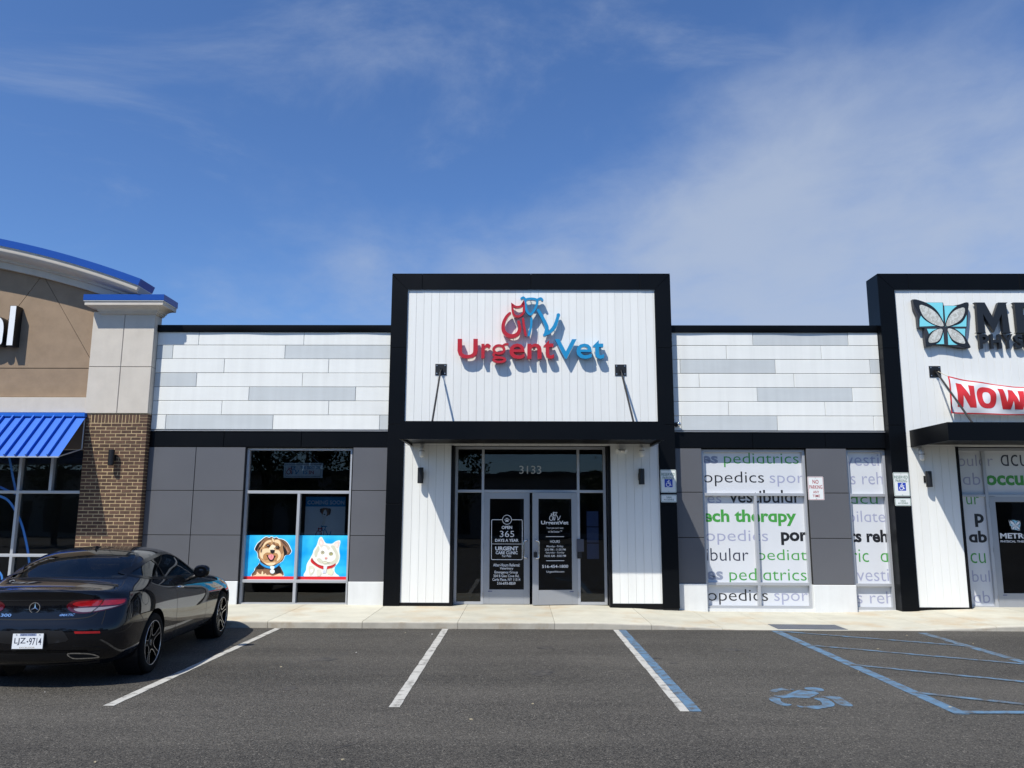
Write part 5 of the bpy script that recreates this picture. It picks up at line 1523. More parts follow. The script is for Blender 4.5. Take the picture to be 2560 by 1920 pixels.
def plate(label, x0, x1, z0, z1, y, ink, draw, holes=True):
    t = thing('parking_sign', ((x0 + x1) / 2, y, z0), label, 'sign', 'metal parking signs on the wall')
    MB().prism(rounded(x0, x1, z0, z1, .022), y - .004, y).build('sign_plate', MT['signface'], t)
    mb = MB(); mb.stroke(rounded(x0 + .010, x1 - .010, z0 + .010, z1 - .010, .016), .007, y - .0048, y - .004, closed=True); mb.build('border', ink, t)
    draw(t, y - .0046)
    if holes:
        for z in (z1 - .028, z0 + .028): MB().cyl(((x0 + x1) / 2, y - .008, z), .007, .004, 8, 'y').build('bolt', MT['steel'], t)
    return t


def isa(mb, x0, z0, s, y):
    """dynamic wheelchair figure"""
    P = lambda a, b: (x0 + a * s, z0 + b * s)
    mb.flat([P(.55 + .085 * math.cos(q), .86 + .085 * math.sin(q)) for q in (2 * math.pi * k / 12 for k in range(12))], y)
    mb.stroke([P(*p) for p in ((.30, .66), (.44, .74), (.56, .66), (.44, .46), (.72, .46), (.76, .22), (.86, .22))], .085 * s, y, y + .0004)
    mb.stroke([P(*p) for p in ((.56, .66), (.70, .62), (.80, .66))], .06 * s, y + .0001, y + .0004)
    mb.stroke([P(.42 + .24 * math.cos(R(a)), .30 + .24 * math.sin(R(a))) for a in range(105, 360 + 20, 15)], .075 * s, y + .0001, y + .0004)


def reserved(x0, x1, z0, z1, y, where):
    def draw(t, yy):
        w = x1 - x0; mb = MB()
        text_fit(mb, 'RESERVED', x0 + .024, x1 - .024, z1 - .118, z1 - .062, yy, .010); text_fit(mb, 'PARKING', x0 + .044, x1 - .044, z1 - .186, z1 - .130, yy, .010); mb.build('words', MT['sign_green'], t)
        bx0, bz0, s = x0 + w * .26, z0 + .105, w * .50
        MB().box(bx0, bx0 + s, yy, yy + .0004, bz0, bz0 + s).build('blue_square', MT['sign_bluep'], t)
        mb = MB(); isa(mb, bx0 + s * .03, bz0 + s * .04, s * .94, yy - .0004); mb.build('wheelchair_figure', MT['t_white'], t)
    plate('white and green reserved parking sign with wheelchair figure ' + where, x0, x1, z0, z1, y, MT['sign_green'], draw)


def van(x0, x1, z0, z1, y, where):
    def draw(t, yy):
        mb = MB(); text_fit(mb, 'VAN', x0 + .105, x1 - .105, z1 - .072, z1 - .034, yy, .012); text_fit(mb, 'ACCESSIBLE', x0 + .055, x1 - .055, z0 + .035, z0 + .066, yy, .010); mb.build('words', MT['sign_green'], t)
    plate('small van accessible sign plate ' + where, x0, x1, z0, z1, y, MT['sign_green'], draw, False)


reserved(2.690, 2.994, 2.242, 2.682, TF - .003, 'on the frame of the vet clinic')
van(2.689, 2.994, 2.061, 2.208, TF - .003, 'on the frame of the vet clinic')
reserved(7.133, 7.437, 2.188, 2.640, TF - .003, 'on the frame of the therapy clinic')
van(7.134, 7.438, 2.007, 2.153, TF - .003, 'on the frame of the therapy clinic')


def nopark(t, yy):
    x0, x1, z1 = 5.563, 5.871, 2.567
    mb = MB(); xm = (x0 + x1) / 2
    text_fit(mb, 'NO', xm - .058, xm + .058, z1 - .140, z1 - .062, yy, .018); text_fit(mb, 'PARKING', x0 + .03, x1 - .03, z1 - .238, z1 - .165, yy, .014)
    text_fit(mb, 'ANY', xm - .058, xm + .058, z1 - .322, z1 - .272, yy, .012); text_fit(mb, 'TIME', xm - .070, xm + .070, z1 - .398, z1 - .348, yy, .012); mb.build('words', MT['sign_redp'], t)


plate('white metal no parking any time sign with dark red words on the grey pier', 5.563, 5.871, 2.114, 2.567, WY - .002, MT['sign_redp'], nopark)

# ------------------------------------------------------------------ dental office at the left: stucco, brick pier, blue awning
den = thing('dental_office', (-9.5, 15.5, .1), 'tan stucco office with brick pier, blue arched coping and blue awning', 'building')
BF = 15.38
PX0, PX1 = -8.505, -7.296
BACK = 15.66
# brick pier
MB().box(PX0 + .004, PX1 - .004, BF + .0045, BACK, -.1, 3.752).build('mortar_bed', MT['mortar'], den)
BH, BL, J = .0562, .1918, .0114
course = BH + J
bm_full = {}
rb = random.Random(11)


def brick_mesh(w, h, d):
    k = (round(w, 3), round(h, 3), round(d, 3))
    if k not in bm_full:
        c = .004
        bm_full[k] = MB().panel(-w / 2, w / 2, -h / 2, h / 2, 0, d, c).mesh('brick', MT['brick'])
    return bm_full[k]


def brick(x0, x1, z0, z1, bag=None, right=False):
    w, h = x1 - x0, z1 - z0
    y = BF + rb.uniform(-.0015, .0025)
    d = BACK - BF - .005 if right else .07
    if bag is not None: bag.panel(x0, x1, z0, z1, y, d, .004); return
    o = bpy.data.objects.new('brick', brick_mesh(w, h, d)); o.location = (x0 + w / 2 , y, z0 + h / 2)
    link(o, den)
    o.rotation_euler = (0, rb.uniform(-.006, .006), 0)


low = MB()
top_run = 3.556
nrow = int((top_run + .05) / course)
for r_ in range(nrow):
    z1 = top_run - r_ * course; z0 = z1 - BH
    x = PX0 - (0 if r_ % 2 else (BL + J) / 2)
    while x < PX1 - .02:
        a, b = max(x, PX0), min(x + BL, PX1)
        right = b > PX1 - .004
        if PX1 - b < .03: b = PX1; right = True
        if b - a > .03: brick(a, b, z0, z1, None if z0 > 1.02 else low, right)
        x += BL + J
        if right: break
low.build('lower_brickwork', MT['brick'], den)['kind'] = 'stuff'
x = PX0
k = 0
while x < PX1 - .03:
    w = BH if 1 < k < 16 else .0576
    if k == 0 or x > PX1 - .22:
        for q in range(3):
            if k == 0: brick(PX0, PX0 + .092, 3.570 + q * .0585, 3.570 + q * .0585 + .050)
            else: brick(x, PX1, 3.570 + q * .0585, 3.570 + q * .0585 + .050, None, True)
        x += .092 + J if k == 0 else 1
    else:
        brick(x, x + BH, 3.570, 3.742); x += course
    k += 1

# beige stucco pier over the brick, with reveals
MB().box(PX0 - .03, PX1 - .004, BF - .005, BACK, 3.758, 5.80).build('pier_core', MT['beige_groove'], den)
for a, b in ((PX0 - .034, -7.912), (-7.900, PX1)):
    for u, v in ((3.756, 4.674), (4.686, 5.80)):
        mb = MB(); mb.panel(a, b, u, v, BF - .018, .02, .006)
        if b == PX1: mb.box(b - .004, b + .0, BF - .004, BACK + .001, u, v)
        mb.build('stucco_panel', MT['beige'], den)


def ring_moulding(x0, x1, y0, y1, prof, m, name):
    """rectangular moulding: prof = (overhang, z)"""
    mb = MB(); n = len(prof)
    for o, z in prof: mb.v += [(x0 - o, y0 - o, z), (x1 + o, y0 - o, z), (x1 + o, y1 + o * .3, z), (x0 - o, y1 + o * .3, z)]
    for i in range(n - 1):
        for k in range(4):
            j = (k + 1) % 4
            mb.f.append((i * 4 + k, i * 4 + j, (i + 1) * 4 + j, (i + 1) * 4 + k)); mb.mi.append(0)
    mb.f += [(3, 2, 1, 0), tuple((n - 1) * 4 + q for q in range(4))]; mb.mi += [0, 0]
    return mb.build(name, m, den, fix=True)


px0, px1, pyf, pyb = PX0 - .034, PX1, BF - .018, BACK
cove = [(.03, 5.745), (.03, 5.765), (.055, 5.767), (.055, 5.800), (.075, 5.802)] + [(.075 + .155 * (1 - math.cos(q)), 5.802 + .075 * math.sin(q)) for q in (R(15 * k) for k in range(1, 7))] + [(.245, 5.880), (.245, 5.952)]
ring_moulding(px0 + .18, px1, pyf, pyb, cove, MT['beige'], 'crown_moulding')
ring_moulding(px0 + .18, px1, pyf, pyb, [(.25, 5.953), (.262, 5.954), (.262, 5.966), (.25, 5.967)], MT['white_plastic'], 'drip_edge')
ring_moulding(px0 + .18, px1, pyf, pyb, [(.258, 5.968), (.268, 5.972), (.268, 6.088), (.20, 6.098)], MT['blue_metal'], 'pier_cap')

# arched parapet
AC, AR = (-14.12, None), 18.9
AZ = 7.585 - AR        # circle centre height, top of coping at 7.585
def arc(x, dr, xx=None):
    t = math.asin((x + 14.12) / AR)
    return (-14.12 + (AR + dr) * math.sin(t), AZ + (AR + dr) * math.cos(t))


XE = -7.47
N_ = 46
def arc_loft(prof, m, name, x_end=XE, x_start=-20.7):
    """prof: (y, radial offset) loop swept along the arch"""
    mb = MB(); n = len(prof)
    for i in range(N_ + 1):
        x = x_start + (x_end - x_start) * i / N_
        for y, dr in prof:
            q = arc(x, dr); mb.v.append((q[0], y, q[1]))
    for i in range(N_):
        for k in range(n):
            j = (k + 1) % n
            mb.f.append((i * n + k, (i + 1) * n + k, (i + 1) * n + j, i * n + j)); mb.mi.append(0)
    mb.f += [tuple(range(n)), tuple(N_ * n + q for q in reversed(range(n)))]; mb.mi += [0, 0]
    return mb.build(name, m, den, smooth=True, auto=25, fix=True)


arc_loft([(15.0, 0), (15.0, -.138), (15.62, -.138), (15.62, .0)], MT['blue_metal'], 'arched_coping')
arc_loft([(15.012, -.139), (15.012, -.150), (15.6, -.150), (15.6, -.139)], MT['white_plastic'], 'drip_edge')
cv = [(15.03, -.152), (15.03, -.205)] + [(15.03 + .27 * (1 - math.cos(q)), -.205 - .115 * math.sin(q)) for q in (R(15 * k) for k in range(1, 7))] + [(15.325, -.335), (15.325, -.372), (15.40, -.380), (15.405, -.51), (15.60, -.51), (15.60, -.152)]
arc_loft(cv, MT['beige'], 'arched_moulding')

# tan stucco field with scored lines
MB().box(-20.7, PX0 - .01, 15.515, 15.75, 3.7, 5.9).build('stucco_wall', MT['tan_groove'], den)
bk = [(x, arc(x, -.45)[1]) for x in [-20.7 + (12.1) * i / 20 for i in range(21)]]
MB().prism([(-20.7, 5.9)] + [(x, max(z, 5.92)) for x, z in bk] + [(bk[-1][0], 5.9)], 15.515, 15.75).build('stucco_gable', MT['tan_groove'], den)


def shrink(poly, d):
    a = sum(poly[i][0] * poly[(i + 1) % len(poly)][1] - poly[(i + 1) % len(poly)][0] * poly[i][1] for i in range(len(poly)))
    if a < 0: poly = poly[::-1]
    n = len(poly); out = []
    for i in range(n):
        p0, p, p1 = Vector(poly[i - 1]), Vector(poly[i]), Vector(poly[(i + 1) % n])
        e0, e1 = (p - p0).normalized(), (p1 - p).normalized()
        n0, n1 = Vector((-e0.y, e0.x)), Vector((-e1.y, e1.x))
        m_ = (n0 + n1); m_ = m_ / max(.2, m_.dot(n0))
        out.append(tuple(p + m_ * d))
    return out


A = (-9.734, arc(-9.734 - .1, -.50)[1] + .02)
def arcs(x0, x1, n=10): return [(x0 + (x1 - x0) * i / n, arc(x0 + (x1 - x0) * i / n, -.495)[1]) for i in range(n + 1)]
XR = PX0 - .01
fields = [
    [(-13.9, 4.09), (XR, 4.09), (XR, 4.676), (-13.9, 4.676)],
    [A, (XR, 4.74), (XR, 4.676), (-10.98, 4.676)],
    [A] + arcs(-9.70, XR) + [(XR, 4.74)],
    [(-10.98, 4.676), A] + arcs(-9.77, -13.9)[0:] + [(-13.9, 4.676)],
]
for f_ in fields:
    MB().prism(shrink(f_, .008), 15.50, 15.53).build('stucco_field', MT['tan'], den)
MB().panel(-13.9, PX0 - .036, 3.772, 4.074, BF + .02, .2, .006).build('stucco_band', MT['beige'], den)
MB().box(-13.9, PX0 - .02, 15.42, 15.70, 3.06, 3.775).build('window_head', MT['tan_groove'], den)

# standing seam awning
aw0, aw1 = -13.9, -8.498
ya, za, yb_, zb_ = 15.34, 3.672, 14.56, 2.848
hd = MB().panel(aw0, aw1, 3.680, 3.756, 15.30, .09, .004).build('awning', MT['blue_awning'], den)
nn = Vector((0, za - zb_, -(yb_ - ya))).normalized()      # outward normal of the slope (towards camera and up)
nn = Vector((0, -(za - zb_), (ya - yb_))).normalized()
nrib = 27
pitch = (aw1 - aw0) / nrib
for i in range(nrib):
    x0, x1 = aw0 + i * pitch + .001, aw0 + (i + 1) * pitch - .001
    vs = [(x0, ya, za), (x1, ya, za), (x1, yb_, zb_), (x0, yb_, zb_)]
    th = nn * -.006
    vs += [tuple(Vector(v) + th) for v in vs]
    MB().add(vs, [(0, 3, 2, 1), (4, 5, 6, 7), (3, 7, 6, 2), (0, 1, 5, 4), (1, 2, 6, 5), (3, 0, 4, 7)]).build('awning_sheet', MT['blue_awning'], hd, fix=True)
    if i:
        rv = []
        for dx in (-.014, .014):
            for y, z in ((ya, za), (yb_, zb_)):
                p = Vector((aw0 + i * pitch + dx, y, z)); rv += [tuple(p), tuple(p + nn * .055)]
        MB().add(rv, [(0, 1, 3, 2), (4, 6, 7, 5), (1, 5, 7, 3), (2, 3, 7, 6), (0, 4, 5, 1)]).build('seam_rib', MT['blue_awning'], hd, fix=True)
MB().box(aw0, aw1, yb_ - .012, yb_ + .012, zb_ - .020, zb_ + .004).build('front_edge', MT['alu'], hd)
ef = MB(); ef.tube([(aw1 - .03, yb_ + .02, zb_ - .005), (aw1 - .03, 15.36, 3.05)], .012, 8).tube([(aw1 - .03, 15.36, 3.05), (aw1 - .03, 15.36, 3.66)], .012, 8); ef.build('awning_frame', MT['alu'], hd)

# windows under the awning
LW = 15.62
wl_ = window(den, -13.9, -8.507, .10, 3.10, [(2.226, -13.85, -8.51), (1.015, -13.85, -8.51)],
             [(-9.805, .146, 3.054), (-9.183, 2.254, 3.054), (-10.43, 2.254, 3.054), (-11.05, .146, 3.054), (-11.67, 2.254, 3.054), (-12.3, .146, 3.054)],
             [(a, b, c, d) for a, b in ((-13.85, -12.328), (-12.272, -11.078), (-11.022, -9.833), (-9.777, -8.553)) for c, d in ((.146, .987), (1.043, 2.198))] +
             [(a, b, 2.254, 3.054) for a, b in ((-13.85, -12.328), (-12.272, -11.698), (-11.642, -11.078), (-11.022, -10.458), (-10.402, -9.833), (-9.777, -9.211), (-9.155, -8.553))], y=LW)
dc = MB()
ARC1 = [(-10.32, 2.18), (-10.05, 2.08), (-9.86, 1.86), (-9.72, 1.62), (-9.60, 1.30), (-9.52, 1.02), (-9.47, .75), (-9.46, .40)]
ARC2 = [(-10.14, 3.05), (-10.05, 2.75), (-9.96, 2.45), (-9.90, 2.26), (-9.86, 2.15)]
ARC3 = [(-10.5, 2.36), (-10.25, 2.33), (-10.05, 2.25), (-9.90, 2.2)]
for p in (ARC1, ARC2, ARC3): MB().stroke(smooth_pts(p, False, 6), .045, LW - .002, LW - .0015).build('blue_decal', MT['blue_decal'], wl_)
dc.stroke(smooth_pts([(-10.6, .70), (-10.12, .70), (-10.02, .66), (-9.98, .55), (-9.96, .35)], False, 5), .04, LW - .002, LW - .0015)
dc.build('blue_decal', MT['blue_decal'], wl_)
room(den, -13.8, -7.4, 4.0, 3.3, LW + .15)
MB().box(-20.7, -13.9, 15.4, 15.75, -.1, 3.77).build('brick_wall', MT['brick'], den)
MB().box(-20.7, PX1 - .02, 15.76, 24, 5.3, 5.4).build('roof', MT['roofing'], den)

wall_lamp(-7.892, 2.884, BF, 'black cylinder wall lamp on the brick pier')

# raised white letters of the dental sign
ds = thing('shop_sign', (-10.2, 15.5, 5.09), 'raised white letters with black sides on the tan wall at far left', 'sign')
A_STEM = smooth_pts([(-10.74, 5.56), (-10.64, 5.635), (-10.50, 5.648), (-10.38, 5.59), (-10.338, 5.46), (-10.338, 5.25)], False, 5) + [(-10.338, 5.165)]
A_BOWL = smooth_pts([(-10.36, 5.40), (-10.56, 5.41), (-10.71, 5.35), (-10.735, 5.25), (-10.66, 5.165), (-10.52, 5.17), (-10.40, 5.25)], False, 5)
for c_, a, b, z1 in (('l', -10.190, -10.058, 5.908), ('a', -10.80, -10.268, 5.716), ('t', -11.24, -10.86, 5.86), ('n', -11.86, -11.34, 5.716), ('e', -12.50, -11.94, 5.716)):
    f_, o = MB(), MB()
    if c_ == 'a':
        o.stroke(A_STEM, .140, 15.29, 15.49).stroke(A_BOWL, .120, 15.2905, 15.49)
        f_.stroke(A_STEM, .122, 15.287, 15.2885).stroke(A_BOWL, .102, 15.2872, 15.2885)
    else:
        text_fit(f_, c_, a + .008, b - .008, 5.100, z1 - .006, 15.288, .008 if c_ != 'l' else 0)
        text_fit(o, c_, a, b, 5.094, z1, 15.29, .018 if c_ != 'l' else 0, depth=.20)
    L_ = o.build('letter', MT['lamp_black'], ds); f_.build('letter_face', MT['t_white'], L_)

# ------------------------------------------------------------------ the parked coupe (x right, y forward from the rear axle, z up)
def paint():
    m, nt, b = new_mat('black_car_paint'); N, L = nt.nodes, nt.links
    b.inputs['Base Color'].default_value = (0.0016, 0.0020, 0.0040, 1)
    b.inputs['Roughness'].default_value = .5; b.inputs['Metallic'].default_value = 0.0
    b.inputs['Specular IOR Level'].default_value = .05
    b.inputs['Coat Weight'].default_value = 1.0; b.inputs['Coat Roughness'].default_value = .012; b.inputs['Coat IOR'].default_value = 1.5
    return m


CP_ = paint()
GLOSS = mat('gloss_black_trim', (0.0025, 0.0025, 0.003), .22, spec=.3)
SATIN = mat('satin_black_plastic', (0.009, 0.009, 0.010), .45)
SPOKE = mat('black_spoke', (0.003, 0.003, 0.003), .6, spec=.05)
LAMP_R = mat('red_lamp_lens', (0.34, 0.006, 0.010), .08, coat=1.0, var=.25, vscale=30)
LAMP_D = mat('dark_red_lamp_lens', (0.07, 0.002, 0.006), .08, coat=1.0)
LAMP_W = mat('clear_lamp_lens', (0.30, 0.27, 0.29), .12, coat=1.0)
CARGLASS = glass_mat('car_glass', (0.34, 0.37, 0.38), 1.50, gain=.85)
RIMSIL = mat('machined_alloy', (0.62, 0.62, 0.63), .22, metal=.9)
LEATHER = mat('dark_seat', (0.035, 0.035, 0.040), .6, var=.1, vscale=20)

car = thing('parked_car', (-5.14, 9.50, 0), 'black two-door coupe with New York plate parked nose-in at left', 'car')
car.rotation_euler = (0, 0, R(4.4)); car['_local'] = 1
WB = 2.72
YR = -.05
LO = [(.70, .20), (.845, .235), (.882, .40)]
ST = [
    (-.70, [(.70, .21), (.825, .27), (.872, .42), (.884, .58), (.882, .75), (.858, .895), (.795, .966), (.665, .992), (.48, 1.004)], 1.012),
    (-.40, LO + [(.903, .58), (.905, .77), (.872, .925), (.802, 1.010), (.688, 1.058), (.525, 1.086)], 1.106),
    (-.10, LO + [(.908, .58), (.910, .78), (.874, .938), (.808, 1.038), (.710, 1.150), (.555, 1.228)], 1.266),
    (.22, LO + [(.903, .58), (.902, .78), (.866, .936), (.810, 1.028), (.718, 1.212), (.570, 1.326)], 1.368),
    (.58, LO + [(.893, .58), (.888, .78), (.855, .930), (.807, 1.012), (.716, 1.228), (.576, 1.360)], 1.402),
    (.92, LO + [(.888, .58), (.883, .775), (.850, .924), (.804, .998), (.713, 1.216), (.576, 1.354)], 1.405),
    (1.25, LO + [(.888, .58), (.881, .770), (.847, .914), (.801, .984), (.720, 1.162), (.588, 1.306)], 1.364),
    (1.60, LO + [(.890, .58), (.884, .760), (.850, .902), (.803, .966), (.742, 1.070), (.630, 1.172)], 1.226),
    (2.00, LO + [(.897, .58), (.893, .750), (.855, .884), (.805, .942), (.735, .986), (.605, 1.016)], 1.048),
    (2.46, LO + [(.905, .58), (.900, .740), (.856, .866), (.790, .912), (.700, .940), (.500, .962)], .984),
    (2.94, LO + [(.892, .58), (.882, .715), (.832, .815), (.755, .856), (.625, .886), (.450, .905)], .922),
    (3.25, [(.66, .21), (.79, .25), (.84, .40), (.845, .56), (.825, .66), (.775, .735), (.705, .775), (.585, .805), (.42, .826)], .842),
]
RZ = [.22, .30, .46, .60, .685, .80, .92, .985, 1.003]
RX = [.66, .765, .800, .805, .795, .770, .730, .660, .480]
RY = [-.90, -.985, -1.045, -1.060, -1.025, -.988, -.990, -1.018, -1.012]      # rear face on the centre line
FZ_ = [.22, .28, .38, .50, .58, .65, .70, .735, .755]
FX_ = [.62, .70, .745, .75, .74, .72, .68, .58, .42]
FY_ = [3.38, 3.44, 3.49, 3.50, 3.49, 3.475, 3.45, 3.42, 3.38]


def ring(y, S, zc, ys=None):
    ys = ys or [y] * 9
    pts = [(S[0][0] * k / 3, ys[0], S[0][1]) for k in range(3)]
    pts += [(a, ys[i], b) for i, (a, b) in enumerate(S)]
    e, z8 = S[8]
    pts += [(e * (1 - k / 3), ys[8], z8 + (zc - z8) * (1 - (1 - k / 3) ** 2)) for k in (1, 2, 3)]
    return pts


rings = [ring(0, list(zip(RX, RZ)), 1.010, [v + .165 for v in RY])]
rings += [ring(y, S, zc) for y, S, zc in ST]
rings += [ring(0, list(zip(FX_, FZ_)), .77, [v - .13 for v in FY_])]
NR = 15
cage_v, cage_f = [], []
idx = {}


def V(key, p):
    if key not in idx: idx[key] = len(cage_v); cage_v.append(p)
    return idx[key]


def rv(i, j, s):
    x, y, z = rings[i][j]
    if j in (0, NR - 1): return V(('r', i, j, 0), (0, y, z))
    return V(('r', i, j, s), (x * s, y, z))


for s in (1, -1):
    for i in range(len(rings) - 1):
        for j in range(NR - 1):
            q = [rv(i, j, s), rv(i + 1, j, s), rv(i + 1, j + 1, s), rv(i, j + 1, s)]
            cage_f.append(q if s == 1 else q[::-1])
    # end caps: columns run from the side ring to the centre line
    for end, i, Z, X, Yc, k1, k2 in (('a', 0, RZ, RX, RY, .045, .010), ('b', len(rings) - 1, FZ_, FX_, FY_, -.035, -.008)):
        def cv_(c, r):
            if c == 0: return rv(i, 3 + r, s)
            if r == 0: return rv(i, 3 - c, s)
            if r == 8: return rv(i, 11 + c, s)
            x = X[r] * (1 - c / 3); yy = Yc[r] + (0, k1, k2, 0)[c]
            return V((end, c, r, s if c < 3 else 0), (x * s if c < 3 else 0, yy, Z[r]))
        # pull the edge rows of the cap out to its own curve
        for c in range(3):
            for r in range(8):
                q = [cv_(c, r), cv_(c, r + 1), cv_(c + 1, r + 1), cv_(c + 1, r)]
                flip = (s == 1) == (end == 'a')
                cage_f.append(q if flip else q[::-1])
# the bottom and top edges of each end follow the curved face
for i, Yc, k in ((0, RY, (.165, .045, .010, 0)), (len(rings) - 1, FY_, (-.13, -.035, -.008, 0))):
    for s in (1, -1):
        for c in (1, 2, 3):
            for j, r in ((3 - c, 0), (11 + c, 8)):
                key = ('r', i, j, 0 if j in (0, NR - 1) else s)
                a = idx[key]; x, y, z = cage_v[a]; cage_v[a] = (x, Yc[r] + k[c], z)
me = bpy.data.meshes.new('body'); me.from_pydata(cage_v, [], cage_f); me.materials.append(CP_)
bm = bmesh.new(); bm.from_mesh(me); bmesh.ops.recalc_face_normals(bm, faces=bm.faces)
cr = bm.edges.layers.float.new('crease_edge')
for e in bm.edges:
    a, b = e.verts
    # crisp spoiler lip, bumper ledge and shoulder crease
    if a.co.y < -.95 and b.co.y < -.95 and abs(a.co.z - b.co.z) < .02 and a.co.z > .98: e[cr] = .55
    if a.co.y < -.8 and b.co.y < -.8 and abs(a.co.z - b.co.z) < .01 and .66 < a.co.z < .70: e[cr] = .55
    if abs(a.co.x) > .85 and abs(b.co.x) > .85 and .70 < a.co.z < .76 and .70 < b.co.z < .76: e[cr] = .25
bm.to_mesh(me); bm.free()
body = bpy.data.objects.new('body', me); COL.objects.link(body); body.parent = car
ss = body.modifiers.new('s', 'SUBSURF'); ss.levels = 3; ss.render_levels = 3


def baked(o):
    dg = bpy.context.evaluated_depsgraph_get(); dg.update()
    m = bpy.data.meshes.new_from_object(o.evaluated_get(dg)); return m


smooth_me = baked(body)
body.modifiers.clear(); body.data = smooth_me
TREE = BVHTree.FromPolygons([v.co.copy() for v in smooth_me.vertices], [tuple(p.vertices) for p in smooth_me.polygons])


def hit(o, d):
    r_ = TREE.ray_cast(Vector(o), Vector(d).normalized())
    return (r_[0], r_[1]) if r_[0] is not None else (None, None)


def mapper(kind, s=1):
    """turns drawing coordinates on a side, rear, top or corner view into a ray"""
    if kind == 'side': return lambda u, v: ((2.0 * s, u, v), (-s, 0, 0))
    if kind == 'rear': return lambda u, v: ((u, -3.0, v), (0, 1, 0))
    if kind == 'top': return lambda u, v: ((u, v, 3.0), (0, 0, -1))
    c, q = math.cos(R(42)), math.sin(R(42))     # seen from the rear corner
    return lambda u, v: ((s * (u * c + 3 * q), u * q - 3 * c, v), (-s * q, c, 0))


def project(pts, mp, off):
    out, last = [], None
    for u, v in pts:
        p, n = hit(*mp(u, v))
        if p is None: out.append(None)
        else: out.append(p + n * off)
    return out


def patch(name, poly, mp, m, off=.003, step=.05, par=None, smooth=True):
    """skin of the body inside a drawn outline"""
    bm = bmesh.new(); f = bm.faces.new([bm.verts.new((u, v, 0)) for u, v in poly])
    us = [p[0] for p in poly]; vs = [p[1] for p in poly]
    for lo, hi, no in ((min(us), max(us), (1, 0, 0)), (min(vs), max(vs), (0, 1, 0))):
        t = math.floor(lo / step + 1) * step
        while t < hi:
            bmesh.ops.bisect_plane(bm, geom=list(bm.verts) + list(bm.edges) + list(bm.faces), plane_co=(t * no[0], t * no[1], 0), plane_no=no); t += step
    bm.verts.index_update()
    P = project([(v.co.x, v.co.y) for v in bm.verts], mp, off)
    mb = MB(); mb.v = [tuple(p) if p else (0, 0, 0) for p in P]
    for f in bm.faces:
        q = [v.index for v in f.verts]
        if all(P[k] for k in q): mb.f.append(tuple(q)); mb.mi.append(0)
    bm.free()
    # orient outwards
    if mb.f:
        a, b, c = (Vector(mb.v[k]) for k in mb.f[0][:3]); o, d = mp(*poly[0])
        if (b - a).cross(c - a).dot(Vector(d)) > 0: mb.f = [q[::-1] for q in mb.f]
    return mb.build(name, m, par or car, smooth=smooth)


def ribbon(name, path, mp, w, m, off=.002, closed=False, par=None, sub=5, smooth=True):
    """thin strip laid on the body along a drawn line"""
    pts = smooth_pts(path, closed, sub) if smooth else path
    n = len(pts); L_, R_ = [], []
    for i in range(n):
        a = Vector(pts[(i - 1) % n] if closed or i else pts[0]); b = Vector(pts[(i + 1) % n] if closed or i < n - 1 else pts[-1])
        t = (b - a).normalized(); q = Vector((-t.y, t.x)) * w / 2; p = Vector(pts[i]); L_.append(tuple(p + q)); R_.append(tuple(p - q))
    A, B = project(L_, mp, off), project(R_, mp, off)
    mb = MB(); mb.v = [tuple(p) if p else (0, 0, 0) for p in A + B]
    for i in range(n if closed else n - 1):
        j = (i + 1) % n
        if A[i] and A[j] and B[i] and B[j]: mb.f.append((i, j, n + j, n + i)); mb.mi.append(0)
    if mb.f:
        a, b, c = (Vector(mb.v[k]) for k in mb.f[0][:3]); o, d = mp(*pts[0])
        if (b - a).cross(c - a).dot(Vector(d)) > 0: mb.f = [q[::-1] for q in mb.f]
    return mb.build(name, m, par or car, smooth=True)


DLO = smooth_pts([(1.63, .986), (1.57, 1.055), (1.47, 1.145), (1.24, 1.250), (.94, 1.300), (.61, 1.292), (.25, 1.252), (-.04, 1.192), (-.22, 1.145), (-.285, 1.118), (-.235, 1.092), (-.06, 1.062), (.19, 1.038), (.60, 1.018), (1.16, .998)], True, 4)
RGL = smooth_pts([(0, -.455), (.30, -.450), (.50, -.430), (.618, -.385), (.640, -.30), (.620, -.10), (.560, .14), (.520, .255), (.45, .295), (.25, .315), (0, .320), (-.25, .315), (-.45, .295), (-.520, .255), (-.560, .14), (-.620, -.10), (-.640, -.30), (-.618, -.385), (-.50, -.430), (-.30, -.450)], True, 3)
WSH = smooth_pts([(0, 1.28), (.30, 1.27), (.49, 1.25), (.56, 1.32), (.66, 1.60), (.715, 1.84), (.70, 1.92), (.4, 2.01), (0, 2.03), (-.4, 2.01), (-.70, 1.92), (-.715, 1.84), (-.66, 1.60), (-.56, 1.32), (-.49, 1.25), (-.30, 1.27)], True, 3)

# cut the cabin, the window openings and the wheel arches out of the solid body
cut = MB()
cab = []
for y in (-.26, -.05, .22, .58, .92, 1.25, 1.52):
    (a, b) = max((q for q in zip(ST, ST[1:]) if q[0][0] <= y), key=lambda q: q[0][0])
    t = (y - a[0]) / (b[0] - a[0]); lerp = lambda p, q: (p[0] + (q[0] - p[0]) * t, p[1] + (q[1] - p[1]) * t)
    s7, s8, zc = lerp(a[1][7], b[1][7]), lerp(a[1][8], b[1][8]), a[2] + (b[2] - a[2]) * t
    cab.append((y, [(-.70, .50), (.70, .50), (.74, .96), (s7[0] - .06, s7[1] - .05), (s8[0] - .07, s8[1] - .065), (0, zc - .062), (-s8[0] + .07, s8[1] - .065), (-s7[0] + .06, s7[1] - .05), (-.74, .96)]))
n = len(cab[0][1])
for y, P in cab: cut.v += [(x, y, z) for x, z in P]
for i in range(len(cab) - 1):
    for k in range(n):
        j = (k + 1) % n; cut.f.append((i * n + k, i * n + j, (i + 1) * n + j, (i + 1) * n + k)); cut.mi.append(0)
cut.f += [tuple(range(n)), tuple((len(cab) - 1) * n + q for q in reversed(range(n)))]; cut.mi += [0, 0]
